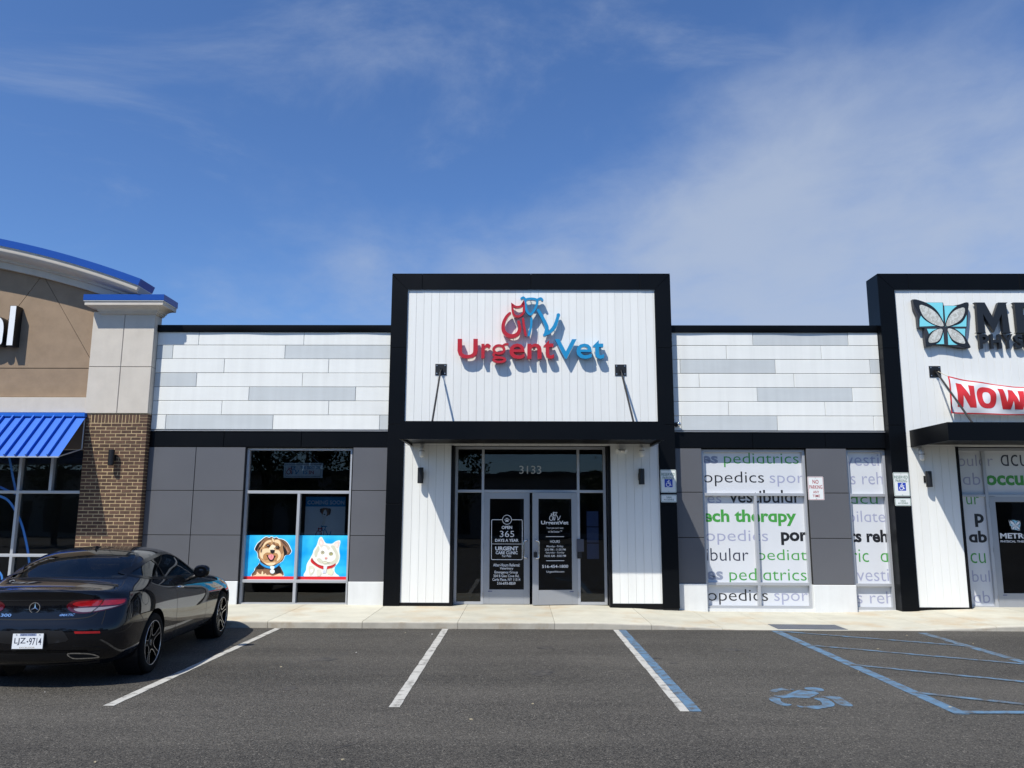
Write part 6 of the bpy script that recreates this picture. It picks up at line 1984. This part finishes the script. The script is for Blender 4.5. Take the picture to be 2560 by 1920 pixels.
cutters = [cut]


def prism_yz(poly, x0, x1):
    c = MB(); n = len(poly); c.v = [(x0, y, z) for y, z in poly] + [(x1, y, z) for y, z in poly]
    c.f = [tuple(range(n)), tuple(range(2 * n - 1, n - 1, -1))] + [(i, i + n, (i + 1) % n + n, (i + 1) % n) for i in range(n)]; c.mi = [0] * len(c.f); return c


def prism_xy(poly, z0, z1):
    c = MB(); n = len(poly); c.v = [(x, y, z0) for x, y in poly] + [(x, y, z1) for x, y in poly]
    c.f = [tuple(range(n)), tuple(range(2 * n - 1, n - 1, -1))] + [(i, i + n, (i + 1) % n + n, (i + 1) % n) for i in range(n)]; c.mi = [0] * len(c.f); return c


def scale_poly(P, k):
    cx = sum(p[0] for p in P) / len(P); cy = sum(p[1] for p in P) / len(P); return [(cx + (a - cx) * k, cy + (b - cy) * k) for a, b in P]


cutters += [prism_yz(scale_poly(DLO, .965), .50, 1.1), prism_yz(scale_poly(DLO, .965), -1.1, -.50), prism_xy(scale_poly(RGL, .955), .985, 1.7), prism_xy(scale_poly(WSH, .96), .95, 1.7)]
RT = .332
for y in (YR, YR + WB):
    for s in (1, -1):
        c = MB(); c.lathe([(0, 0), (.372, 0), (.372, .5), (0, .5)], (.60 if s > 0 else -1.10, y, RT + .012), 'x', 48); cutters.append(c)
for c in cutters:
    o = bpy.data.objects.new('cutter', c.mesh('cutter', SATIN, fix=True)); COL.objects.link(o)
    bm = bmesh.new(); bm.from_mesh(o.data); bmesh.ops.remove_doubles(bm, verts=bm.verts, dist=1e-5); bmesh.ops.recalc_face_normals(bm, faces=bm.faces); bm.to_mesh(o.data); bm.free()
    o.parent = car
    md = body.modifiers.new('b', 'BOOLEAN'); md.operation = 'DIFFERENCE'; md.object = o; md.solver = 'EXACT'; md.material_mode = 'TRANSFER'
new = baked(body)
body.modifiers.clear(); body.data = new
new.polygons.foreach_set('use_smooth', [True] * len(new.polygons)); new.set_sharp_from_angle(angle=R(38))
for o in [o for o in COL.objects if o.name.startswith('cutter')]: bpy.data.objects.remove(o)

SD = mapper('side'); SL = mapper('side', -1); RE = mapper('rear'); TP = mapper('top'); CR = mapper('corner'); CL = mapper('corner', -1)
for mp, s in ((SD, 1), (SL, -1)):
    w = patch('side_window', DLO, mp, CARGLASS, -.004, .08)
    ribbon('window_trim', DLO, mp, .030, GLOSS, .003, True, w, 1, False)
    ribbon('window_divider', [(.42, 1.026), (.40, 1.12), (.34, 1.262)], mp, .030, GLOSS, .002, False, w)
w = patch('rear_window', RGL, TP, CARGLASS, -.003, .08)
ribbon('window_trim', RGL, TP, .035, GLOSS, .0015, True, w, 1, False)
w = patch('windscreen', WSH, TP, CARGLASS, -.003, .1)
ribbon('window_trim', WSH, TP, .03, GLOSS, .0015, True, w, 1, False)
SEAM = MT['dark_gap']
for mp in (SD, SL):
    dr_ = ribbon('door_seam', [(.50, 1.01), (.66, .90), (.70, .80), (.70, .62), (.72, .42), (.78, .275), (1.2, .262), (1.80, .265), (1.885, .34), (1.90, .60), (1.905, .80), (1.80, .93)], mp, .007, SEAM, .0006)
    ribbon('bumper_seam', [(-.40, .62), (-.50, .70), (-.66, .77)], mp, .006, SEAM, .0006)
    ribbon('sill_seam', [(.40, .262), (1.2, .255), (2.35, .262)], mp, .006, SEAM, .0006)
ribbon('fuel_flap', [(-.36 + .085 * math.cos(q), .86 + .07 * math.sin(q)) for q in (2 * math.pi * k / 20 for k in range(20))], SD, .005, SEAM, .0006, True, None, 1)
# boot lid lines
ribbon('boot_seam', [(-.40, .898), (-.2, .902), (0, .903), (.2, .902), (.40, .898)], RE, .006, SEAM, .0006)
ribbon('boot_seam', [(-.62, .79), (-.56, .735), (-.42, .714), (0, .708), (.42, .714), (.56, .735), (.62, .79)], RE, .009, SEAM, .0006)
for s in (1, -1):
    ribbon('boot_seam', [(s * .665, -.93), (s * .70, -.70), (s * .69, -.53), (s * .66, -.42)], TP, .006, SEAM, .0006)
# tail lights
TL = [(-.418, .842), (-.40, .872), (-.36, .895), (-.28, .903), (-.10, .902), (.06, .898), (.12, .893), (.125, .87), (.10, .838), (.0, .806), (-.14, .778), (-.27, .762), (-.35, .770), (-.40, .800)]
TLR = [(-.37, .855), (-.34, .880), (-.26, .890), (-.10, .888), (.06, .884), (.105, .880), (.095, .852), (.02, .838), (-.14, .836), (-.30, .832)]
TLW = [(-.355, .812), (-.25, .818), (-.10, .820), (.03, .826), (.075, .838), (.0, .816), (-.12, .792), (-.25, .776), (-.33, .784)]
for mp in (CR, CL):
    t_ = patch('tail_light', smooth_pts(TL, True, 3), mp, LAMP_D, .004, .04)
    patch('red_lens', smooth_pts(TLR, True, 3), mp, LAMP_R, .006, .04, t_); patch('clear_lens', smooth_pts(TLW, True, 3), mp, LAMP_W, .006, .04, t_)
    ribbon('lamp_split', [(-.10, .905), (-.14, .84), (-.22, .765)], mp, .007, SEAM, .007, False, t_)
# bumper: dark lower part, side inserts, reflectors, exhaust trims
patch('bumper_insert', [(.165, .600), (.315, .600), (.345, .575), (.385, .510), (.36, .490), (.20, .470), (.160, .478)], RE, SATIN, .003, .04)
patch('bumper_insert', [(-.165, .600), (-.315, .600), (-.345, .575), (-.385, .510), (-.36, .490), (-.20, .470), (-.160, .478)][::-1], RE, SATIN, .003, .04)
patch('plate_recess', [(-.195, .605), (.195, .605), (.175, .395), (-.175, .395)], RE, SATIN, .002, .05)
patch('diffuser', [(-.66, .375), (.66, .375), (.62, .24), (-.62, .24)], RE, SATIN, .004, .06)
ribbon('diffuser_trim', [(-.55, .385), (-.3, .392), (0, .394), (.3, .392), (.55, .385)], RE, .012, GLOSS, .005)
for s in (1, -1):
    patch('reflector', [(s * .43, .590), (s * .66, .582), (s * .665, .560), (s * .44, .566)][::s], RE, LAMP_R, .004, .05)
    ex = [(s * .375, .368), (s * .50, .366), (s * .585, .352), (s * .640, .322), (s * .60, .312), (s * .45, .314), (s * .40, .326)]
    e_ = patch('exhaust_tip', ex[::s], RE, MT['dark_gap'], .010, .05)
    ribbon('exhaust_rim', ex, RE, .012, MT['chrome'], .014, True, e_, 4)
for s in (1, -1): ribbon('bumper_edge', [(s * .42, .440), (s * .60, .430), (s * .72, .40)], RE, .006, SEAM, .001)
# number plate
yp_ = (hit(*RE(0, .50))[0]).y - .022
pl = MB().box(-.162, .162, yp_, yp_ + .012, .420, .582).build('plate_frame', SATIN, car)
MB().box(-.152, .152, yp_ - .003, yp_, .427, .577).build('number_plate', colour(srgb(232, 236, 240), .35), pl)
mb = MB(); text_fit(mb, 'LJZ', -.132, -.020, .463, .535, yp_ - .0036, .006); text_fit(mb, '9714', .014, .136, .463, .535, yp_ - .0036, .006)
mb.flat([(-.012, .498), (.004, .507), (.008, .492), (-.004, .490)], yp_ - .0036); mb.build('plate_number', colour(srgb(22, 30, 58)), pl)
mb = MB(); mb.box(-.082, .082, yp_ - .0034, yp_ - .003, .553, .577); mb.build('plate_header', colour(srgb(150, 164, 196)), pl)
mb = MB(); text_fit(mb, 'NEW YORK', -.072, .072, .557, .573, yp_ - .0040, .012); mb.build('plate_state', colour(srgb(28, 38, 84)), pl)
mb = MB(); text_fit(mb, 'EXCELSIOR', -.075, .075, .433, .446, yp_ - .0036, .0); mb.build('plate_motto', colour(srgb(150, 130, 90)), pl)
for s in (-1, 1): MB().cyl((s * .115, yp_ - .006, .566), .006, .004, 8, 'y').build('screw', MT['steel'], pl)
# star badge and letters
ys_ = (hit(*RE(0, .82))[0]).y - .006
sb = MB().stroke([(.052 * math.cos(q), .826 + .052 * math.sin(q)) for q in (2 * math.pi * k / 36 for k in range(36))], .007, ys_, ys_ + .008, closed=True).build('star_badge', MT['chrome'], car)
sp = MB()
for k in range(3):
    a = R(90 + 120 * k); tip = (.050 * math.cos(a), .826 + .050 * math.sin(a)); b1 = (.010 * math.cos(a + R(90)), .826 + .010 * math.sin(a + R(90))); b2 = (.010 * math.cos(a - R(90)), .826 + .010 * math.sin(a - R(90)))
    n0 = len(sp.v); sp.add([(*tip[:1], ys_ + .002, tip[1]), (b1[0], ys_ + .004, b1[1]), (0, ys_ - .004, .826), (b2[0], ys_ + .004, b2[1])], [(0, 1, 2), (0, 2, 3)])
sp.build('star_points', MT['chrome'], sb, fix=True)


def badge(txt, x0, x1, z0, z1, sh=0.0):
    mb = MB(); yy = min((hit(*RE((x0 + x1) / 2, z0))[0]).y, (hit(*RE((x0 + x1) / 2, z1))[0]).y)
    text_fit(mb, txt, x0, x1, z0, z1, 0, .022, sh, depth=.004)
    out = []
    for x, y, z in mb.v:
        h = hit(*RE(x, z))[0]; out.append((x, h.y - .005 + y, z))
    mb.v = out; mb.build('badge', MT['chrome'], car)


badge('C', -.40, -.365, .738, .768); badge('300', -.335, -.225, .738, .768); badge('4MATIC', .255, .405, .740, .764, .35)
# door handles and mirrors
for s in (1, -1):
    p = hit(*mapper('side', s)(.80, .885))[0]; x = p.x
    MB().tube([(x - s * .004, .74, .888), (x + s * .028, .765, .888), (x + s * .034, .82, .886), (x + s * .030, .90, .884), (x - s * .004, .93, .884)], [.012, .013, .014, .013, .010], 10).build('door_handle', GLOSS if s < 0 else MT['chrome'], car, smooth=True)
    mr = MB(); cx, cy, cz = s * .965, 1.34, 1.045
    for i in range(9):
        for k in range(16):
            u = math.pi * i / 8; a = 2 * math.pi * k / 16
            ex_ = .105 * math.sin(u) ** .7 * (abs(math.cos(a)) ** .8) * (1 if math.cos(a) > 0 else -1)
            ez_ = .085 * math.sin(u) ** .7 * (abs(math.sin(a)) ** .8) * (1 if math.sin(a) > 0 else -1)
            mr.v.append((cx + ex_, cy - .055 * math.cos(u) * (1 if u < math.pi / 2 else 1.6), cz + ez_ + .01 * ex_ * s))
    for i in range(8):
        for k in range(16):
            j = (k + 1) % 16; mr.f.append((i * 16 + k, i * 16 + j, (i + 1) * 16 + j, (i + 1) * 16 + k)); mr.mi.append(0)
    mo = mr.build('wing_mirror', CP_, car, smooth=True, fix=True)
    MB().tube([(s * .79, 1.36, .945), (s * .86, 1.36, .965), (s * .93, 1.35, 1.0)], [.028, .026, .03], 10).build('mirror_arm', SATIN, mo, smooth=True)
    MB().prism([(cx + .082 * math.cos(q), cz + .066 * math.sin(q)) for q in (2 * math.pi * k / 20 for k in range(20))], cy - .052, cy - .045).build('mirror_glass', GLOSS, mo)
# shark fin aerial
pz = hit(*TP(0, .42))[0].z
fin = MB(); fin.v = [(-.02, .32, pz - .02), (.02, .32, pz - .02), (.018, .52, pz - .02), (-.018, .52, pz - .02), (0, .325, pz + .028), (0, .40, pz + .020)]; fin.f = [(0, 1, 4), (1, 2, 5, 4), (2, 3, 5), (3, 0, 4, 5)]; fin.mi = [0] * 4
fin.build('roof_aerial', GLOSS, car, fix=True)
# wheels
TYRE = [(.235, -.105), (.262, -.112), (.300, -.113), (.322, -.104), (.331, -.085), (.333, -.04), (.333, .04), (.331, .085), (.322, .104), (.300, .113), (.262, .112), (.235, .105)]
for y in (YR, YR + WB):
    for s in (1, -1):
        cx = s * .785
        tw = MB().lathe([(r, o * s) for r, o in TYRE], (cx, y, RT), 'x', 48, closed=True).build('wheel', MT['tyre'], car, smooth=True, auto=45, fix=True)
        face = cx + s * .098
        tilt = 0
        MB().lathe([(.244, s * .008), (.240, s * .000), (.228, -s * .012), (.222, -s * .15), (.0, -s * .15)], (face, y, RT), 'x', 48).build('rim', SPOKE, tw, smooth=True, auto=40)
        MB().lathe([(.2475, s * .002), (.2470, s * .012), (.2420, s * .013), (.2385, s * .006)], (face, y, RT), 'x', 56).build('rim_lip', RIMSIL, tw, smooth=True)
        if s > 0 or y == YR:
            spk = MB(); tr = MB()
            rot0 = R(90 + (12 if y == YR else 3))
            def PT(r, a, dx=0): return (face + s * (.004 - .030 * (1 - r / .24) + dx), y + r * math.cos(a), RT + r * math.sin(a))
            for k in range(5):
                a = rot0 + 2 * math.pi * k / 5
                # twin-edged spoke: wide at the rim, pinched towards the hub
                prof = [(.048, .62), (.10, .20), (.16, .155), (.235, .150)]
                L_ = [PT(r, a + w) for r, w in prof]; R_ = [PT(r, a - w) for r, w in prof]
                Lb = [(p[0] - s * .03, p[1], p[2]) for p in L_]; Rb = [(p[0] - s * .03, p[1], p[2]) for p in R_]
                q = len(prof); spk.add(L_ + R_ + Lb + Rb, [(i, i + 1, q + i + 1, q + i) for i in range(q - 1)] + [(i, i + 1, 2 * q + i + 1, 2 * q + i) for i in range(q - 1)] + [(q + i, q + i + 1, 3 * q + i + 1, 3 * q + i) for i in range(q - 1)])
                # machined edge: runs down one spoke, round the crotch, up the next
                b = a + 2 * math.pi / 5
                path = [(.236, a + .150), (.16, a + .155), (.112, a + .21), (.082, a + math.pi / 5), (.112, b - .21), (.16, b - .155), (.236, b - .150)]
                pts = smooth_pts([(r * math.cos(t), r * math.sin(t)) for r, t in path], False, 5)
                def P3(p, dx): r = math.hypot(*p); return (face + s * (.007 - .030 * (1 - r / .24) + dx), y + p[0], RT + p[1])
                nn_ = len(pts); A_, B_ = [], []
                for i in range(nn_):
                    t = (Vector(pts[min(i + 1, nn_ - 1)]) - Vector(pts[max(i - 1, 0)])).normalized(); o_ = Vector((-t.y, t.x)) * .0036
                    A_.append(P3(Vector(pts[i]) + o_, 0)); B_.append(P3(Vector(pts[i]) - o_, 0))
                C_ = [(p[0] - s * .006, p[1], p[2]) for p in A_]; D_ = [(p[0] - s * .006, p[1], p[2]) for p in B_]
                tr.add(A_ + B_ + C_ + D_, [(i, i + 1, nn_ + i + 1, nn_ + i) for i in range(nn_ - 1)] + [(i, i + 1, 2 * nn_ + i + 1, 2 * nn_ + i) for i in range(nn_ - 1)] + [(nn_ + i, nn_ + i + 1, 3 * nn_ + i + 1, 3 * nn_ + i) for i in range(nn_ - 1)])
            spk.build('spokes', SPOKE, tw, fix=True); tr.build('machined_edges', RIMSIL, tw, fix=True)
            MB().lathe([(0, s * .012), (.028, s * .012), (.034, s * .006), (.036, -s * .02), (.06, -s * .03)], (face - s * .026, y, RT), 'x', 24).build('hub_cap', SATIN, tw, smooth=True, auto=40)
            MB().lathe([(.026, s * .013), (.029, s * .014), (.031, s * .012)], (face - s * .026, y, RT), 'x', 24).build('hub_ring', RIMSIL, tw, smooth=True)
        if s > 0: MB().lathe([(.165, 0), (.165, -.02), (.0, -.02)], (face - .11, y, RT), 'x', 32).build('brake_disc', mat('dull_disc', (.05, .05, .05), .5, metal=.5), tw)
# dark liners in the arches and a floor pan
for y in (YR, YR + WB):
    for s in (1, -1): MB().lathe([(.368, 0), (.368, -s * .26), (.05, -s * .26)], (s * .86, y, RT + .012), 'x', 40).build('arch_liner', SATIN, car)
# cabin: seats, wheel, dash, shelf
def seat(x, y, w, label):
    st_ = MB()
    P = smooth_pts([(y - .02, .52), (y + .42, .56), (y + .46, .64), (y + .36, .70), (y + .06, .66), (y - .02, .80), (y - .12, 1.02), (y - .20, 1.06), (y - .24, 1.0), (y - .16, .74), (y - .10, .56)], True, 4)
    n = len(P); ks = ((-.5, .86), (-.40, 1), (.40, 1), (.5, .86)); cy_ = sum(p[0] for p in P) / n; cz_ = sum(p[1] for p in P) / n
    for k, sc in ks: st_.v += [(x + k * w, cy_ + (a - cy_) * sc, cz_ + (b - cz_) * sc) for a, b in P]
    for i in range(3):
        for k in range(n):
            j = (k + 1) % n; st_.f.append((i * n + k, i * n + j, (i + 1) * n + j, (i + 1) * n + k)); st_.mi.append(0)
    st_.f += [tuple(range(n)), tuple(3 * n + q for q in reversed(range(n)))]; st_.mi += [0, 0]
    so = st_.build('seat', LEATHER, car, smooth=True, auto=60, fix=True)
    hr = MB()
    for i in range(7):
        for k in range(14):
            u = math.pi * i / 6; a = 2 * math.pi * k / 14; sp_ = math.sin(u) ** .6
            hr.v.append((x - .135 * math.cos(u), y - .215 + .045 * sp_ * math.cos(a), 1.135 + .075 * sp_ * math.sin(a)))
    for i in range(6):
        for k in range(14):
            j = (k + 1) % 14; hr.f.append((i * 14 + k, i * 14 + j, (i + 1) * 14 + j, (i + 1) * 14 + k)); hr.mi.append(0)
    hr.build('headrest', LEATHER, so, smooth=True, fix=True)


seat(-.37, .66, .50, ''); seat(.37, .66, .50, '')
MB().box(-.62, .62, -.22, .0, .50, .95).build('rear_seat', LEATHER, car)
MB().box(-.66, .66, -.255, -.07, .955, .98).build('parcel_shelf', LEATHER, car)
MB().box(-.70, .70, 1.30, 1.51, .60, .95).build('dashboard', LEATHER, car)
sw = MB(); cxs = -.37
sw.tube([(cxs + .18 * math.cos(q), 1.14 + .06 * math.sin(q), .86 + .17 * math.sin(q)) for q in (2 * math.pi * k / 24 for k in range(25))], .016, 8).build('steering_wheel', LEATHER, car, smooth=True)
MB().panel(-.10, .10, 1.215, 1.275, 1.22, .03, .008).build('inner_mirror', GLOSS, car)

# ------------------------------------------------------------------ across the car park, behind the camera: seen only as reflections
def tree(x, y, h, seed, label):
    rnd = random.Random(seed)
    t = thing('tree', (x, y, 0), label, 'tree', 'trees across the car park')
    trk = MB(); hh = h * .42
    trk.tube([(x, y, -.1), (x + .05, y, hh * .5), (x - .05, y + .05, hh), (x, y, h * .8)], [.24, .19, .14, .04], 10)
    cl = []
    for k in range(26):
        a = rnd.uniform(0, 6.28); rr = rnd.uniform(.2, 1) ** .6; zz = rnd.uniform(.32, 1.0)
        rad = h * .34 * rr * math.sin(math.pi * min(1, max(.08, (zz - .25) / .80))) ** .6
        cl.append(Vector((x + rad * math.cos(a), y + rad * math.sin(a), zz * h * .96)))
    for c in cl[:12]:
        z0 = rnd.uniform(.35, .6) * h
        trk.tube([(x, y, z0), tuple(Vector((x, y, z0)).lerp(c, .55) + Vector((0, 0, .15))), tuple(c)], [.07, .045, .015], 6)
    trk.build('trunk', MT['bark'], t, smooth=True)
    lf = MB()
    for c in cl:
        R_ = rnd.uniform(.6, 1.15) * h * .125
        for _ in range(150):
            d = Vector((rnd.gauss(0, 1), rnd.gauss(0, 1), rnd.gauss(0, .8))); d = d.normalized() * R_ * rnd.uniform(.35, 1.05)
            p = c + d; s_ = rnd.uniform(.07, .15)
            u = Vector((rnd.gauss(0, 1), rnd.gauss(0, 1), rnd.gauss(0, 1))).normalized(); v = u.orthogonal().normalized()
            lf.add([p + u * s_, p + v * s_ * .6, p - u * s_, p - v * s_ * .6], [(0, 1, 2, 3)])
    lf.build('crown', MT['leaf'], t)


tree(-9.5, -17, 8.6, 1, 'broad leafy tree mirrored in the vet clinic window')
tree(-5.2, -21, 7.6, 2, 'shorter leafy tree mirrored beside the broad one')
tree(-16.0, -19, 9.0, 3, 'tall tree mirrored in the window at far left')
tree(6.5, -24, 8.0, 4, 'tree mirrored faintly in the door glass at right')
tree(14.5, -20, 8.5, 5, 'tree mirrored in the right-hand entrance')
tree(-24.0, -23, 9.5, 6, 'tree at the left end of the row across the car park')
tree(-20.0, -16, 9.0, 7, 'bushy tree mirrored in the tail of the black car')
tree(-28.5, -18, 9.4, 8, 'tree mirrored in the corner of the black car')
tree(-12.6, -15.5, 8.2, 9, 'tree mirrored low in the window beside the brick pier')
row = thing('shop_row', (0, -36, 0), 'low pale building across the car park mirrored in the door glass', 'building')
w_ = MB().box(-46, 46, -40, -36, 0, 5.2).build('wall', MT['far_wall'], row)
for k in range(22):
    x = -44 + k * 4.1
    MB().box(x, x + 2.9, -36.02 + .04, -35.96, .4, 3.2).build('window', MT['far_glass'], row)
MB().box(-46.3, 46.3, -40.2, -35.6, 5.2, 5.6).build('roof', MT['roofing'], row)

for o in list(bpy.data.objects):
    if '_local' in o: del o['_local']
